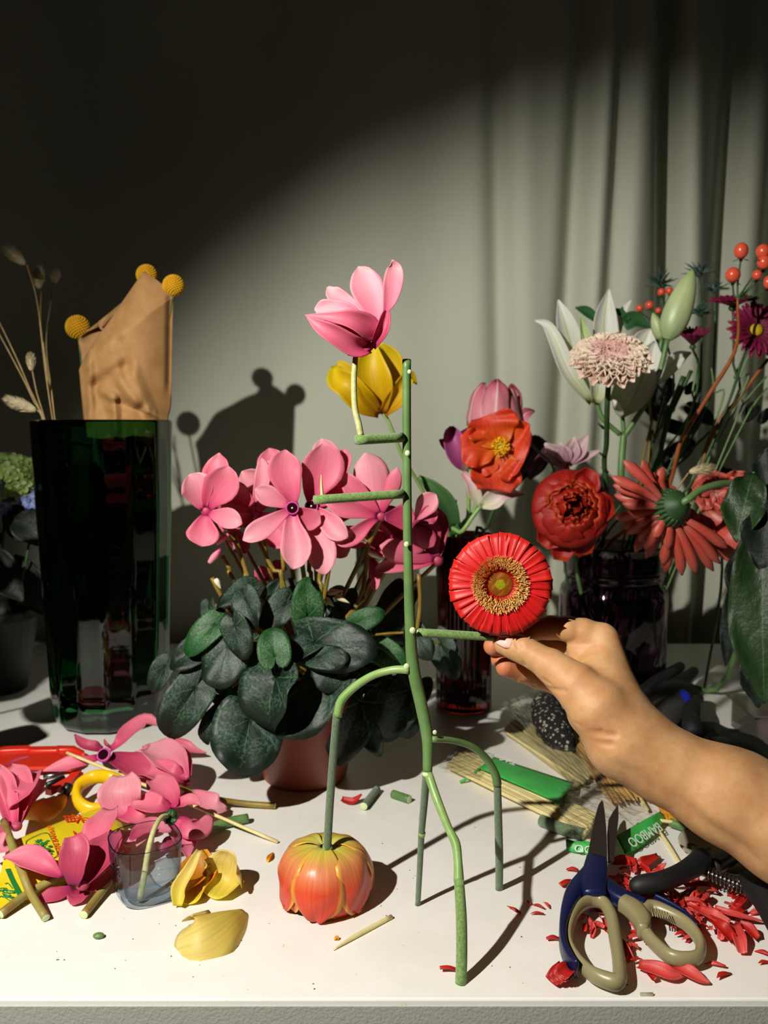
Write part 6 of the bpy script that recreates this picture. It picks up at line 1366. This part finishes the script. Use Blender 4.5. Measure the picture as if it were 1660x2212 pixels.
ty = solo('green_tie', tube([Z7(205, 545, .002), Z7(245, 525, .006), Z7(300, 480, .012)], .0016, 6, 10), M['gpaper'], 'thin green tie dangling from the skewer bag', 'tie')
part('tie', tube([Z7(690, 335, .004), Z7(700, 300, .014), Z7(740, 280, .016), Z7(790, 290, .012)], .0032, 8, 14), M['gpaper'], sb3, label='green tie')
# speckled black lump
m = base('speckled_black', '#15120f', .9); nt, b, _ = nodes(m); vo = addn(nt, 'ShaderNodeTexVoronoi'); vo.inputs['Scale'].default_value = 190; tc = addn(nt, 'ShaderNodeTexCoord'); nt.links.new(tc.outputs['Object'], vo.inputs['Vector'])
mm = mathn(nt, 'ADD', vo.outputs[0], mathn(nt, 'MULTIPLY', noise(nt, 110), .9)); nt.links.new(ramp(nt, mm, [(.0, '#c8bfae'), (.70, '#a89f90'), (.78, '#15120f')]), b.inputs['Base Color']); bump(nt, b, mm, .8, .003)
V = lambda c: c
sl = thing('speckled_sock', 'black knitted lump flecked with white lying between the skewer bundles', 'cloth', (Z7(630, 280, 0)[0], Z7(630, 280, 0)[1], TZ))
gsl = merge([tube([Z7(590, 160, .024), Z7(610, 190, .026), Z7(640, 280, .022), Z7(700, 370, .012), Z7(740, 400, .006)], [.006, .019, .021, .015, .004], 18, 26, wob=.06)])
part('knit', gsl, m, sl)
so = solo('orange_petal_heap', crumpled(((1080, 610, .006), (1200, 640, .010), (1330, 770, .008), (1180, 740, .004)), 30, 20, .005, 9, .012), M['yellow_orange'], 'orange and yellow petals heaped below the wrist', 'petals', solid=.0005)
# work gloves
M['glove_blk'] = base('glove_rubber', '#0c0c0e', .7); M['glove_blue'] = base('glove_blue', '#1c2cc0', .6)
m = base('glove_knit', '#46443f', .9); nt, b, _ = nodes(m); wv_ = addn(nt, 'ShaderNodeTexWave'); wv_.inputs['Scale'].default_value = 160; tc = addn(nt, 'ShaderNodeTexCoord'); nt.links.new(tc.outputs['Object'], wv_.inputs['Vector']); bump(nt, b, wv_.outputs[1], .6, .002); M['knit'] = m
gl_ = thing('work_glove', 'black and blue work glove with a grey knit cuff behind the wrist', 'glove', G(1430, 1560))
part('palm', tube([G(1390, 1560, .03), G(1440, 1520, .034), G(1490, 1500, .03)], [.024, .030, .016], 18, 16), M['glove_blk'], gl_)
part('back_panel', blob(G(1462, 1512, .042), (.020, .022, .016), 14, 10), M['glove_blue'], gl_, label='blue fabric panel')
part('cuff', tube([G(1400, 1600, .02), G(1420, 1560, .026), G(1440, 1530, .030)], [.028, .030, .0315], 20, 14), M['knit'], gl_)
for a, b2, r in (((1370, 1520), (1470, 1440), .013), ((1400, 1530), (1500, 1450), .012), ((1460, 1530), (1512, 1510), .010), ((1490, 1560), (1500, 1500), .011), ((1500, 1590), (1490, 1540), .012)):
    part('finger', tube([G(*a, .03), G((a[0]+b2[0])/2, (a[1]+b2[1])/2, .038), G(*b2, .026)], [r, r, r*.6], 14, 12), M['glove_blk'], gl_)
sd_ = thing('clear_box', 'clear plastic box with something magenta inside at the right edge', 'box', G(1650, 1590))
bx = G(1700, 1590); wl = thin('clear_plastic', '#dcdad2', '#98948c', .08, 1.2, .08)
for c_, s_ in (((0, 0, .001), (.11, .08, .002)), ((-.055, 0, .02), (.002, .08, .04)), ((.055, 0, .02), (.002, .08, .04)), ((0, -.04, .02), (.108, .002, .04)), ((0, .04, .02), (.108, .002, .04)), ((0, 0, .041), (.126, .092, .002))):
    part('panel', box(bx+np.array(c_), s_), wl, sd_, smooth=False)
mg = solo('magenta_pompom', blob(bx+(-.028, -.02, .022), (.018, .018, .018), 12, 8), base('magenta', '#b02c80', .8), 'magenta ball inside the clear plastic box', 'ornament')
ck = thing('binder_clip', 'small shiny metal clip in front of the clear box at the right edge', 'clip', G(1652, 1590))
part('loop', tube([G(1640, 1570, .004), G(1645, 1565, .012), G(1655, 1578, .012), G(1652, 1590, .004)], .0014, 8, 20), M['chrome'], ck); part('loop', tube([G(1655, 1568, .004), G(1660, 1570, .012), G(1668, 1580, .01), G(1660, 1592, .003)], .0014, 8, 20), M['chrome'], ck)
for k, (x, y, tx_, ty_, mt) in enumerate(((1540, 1580, 1600, 1566, 'dark_leaf'), (1500, 1600, 1560, 1600, 'dark_leaf'), (1440, 1610, 1530, 1640, 'dark_leaf'), (1560, 1620, 1620, 1650, 'dark_leaf'), (1590, 1600, 1660, 1640, 'dark_leaf'))):
    solo('fallen_leaf', heart(G(x, y, .006+.002*k), G(tx_, ty_, .008+.002*k), 1.0, (0, -.2, 1), .1, .2, .08, 200+k, .1), M[mt], ('dark fallen leaf nearest the work glove', 'dark fallen leaf touching the lit patch of table', 'dark fallen leaf just above the forearm', 'dark fallen leaf in front of the clear box', 'dark fallen leaf beside the metal clip')[k], 'leaf', solid=.0005)
# saucer under the arm; the dark of its holes is put into the colour
dm_ = thing('saucer', 'beige saucer with dark spots for holes under the forearm at the right', 'saucer', ZS(1420, 440, 0))
mS = base('saucer_beige', '#b8ae94', .5); nt, b, _ = nodes(mS); nt.links.new(ramp(nt, noise(nt, 55, None, 1), [(.60, '#b8ae94'), (.63, '#14100c')]), b.inputs['Base Color'])
part('dish', lathe([(.0001, .001), (.03, .001), (.050, .006), (.054, .0085), (.052, .0085), (.030, .004), (.0001, .004)], 36, None, ZS(1480, 430, 0)), mS, dm_)
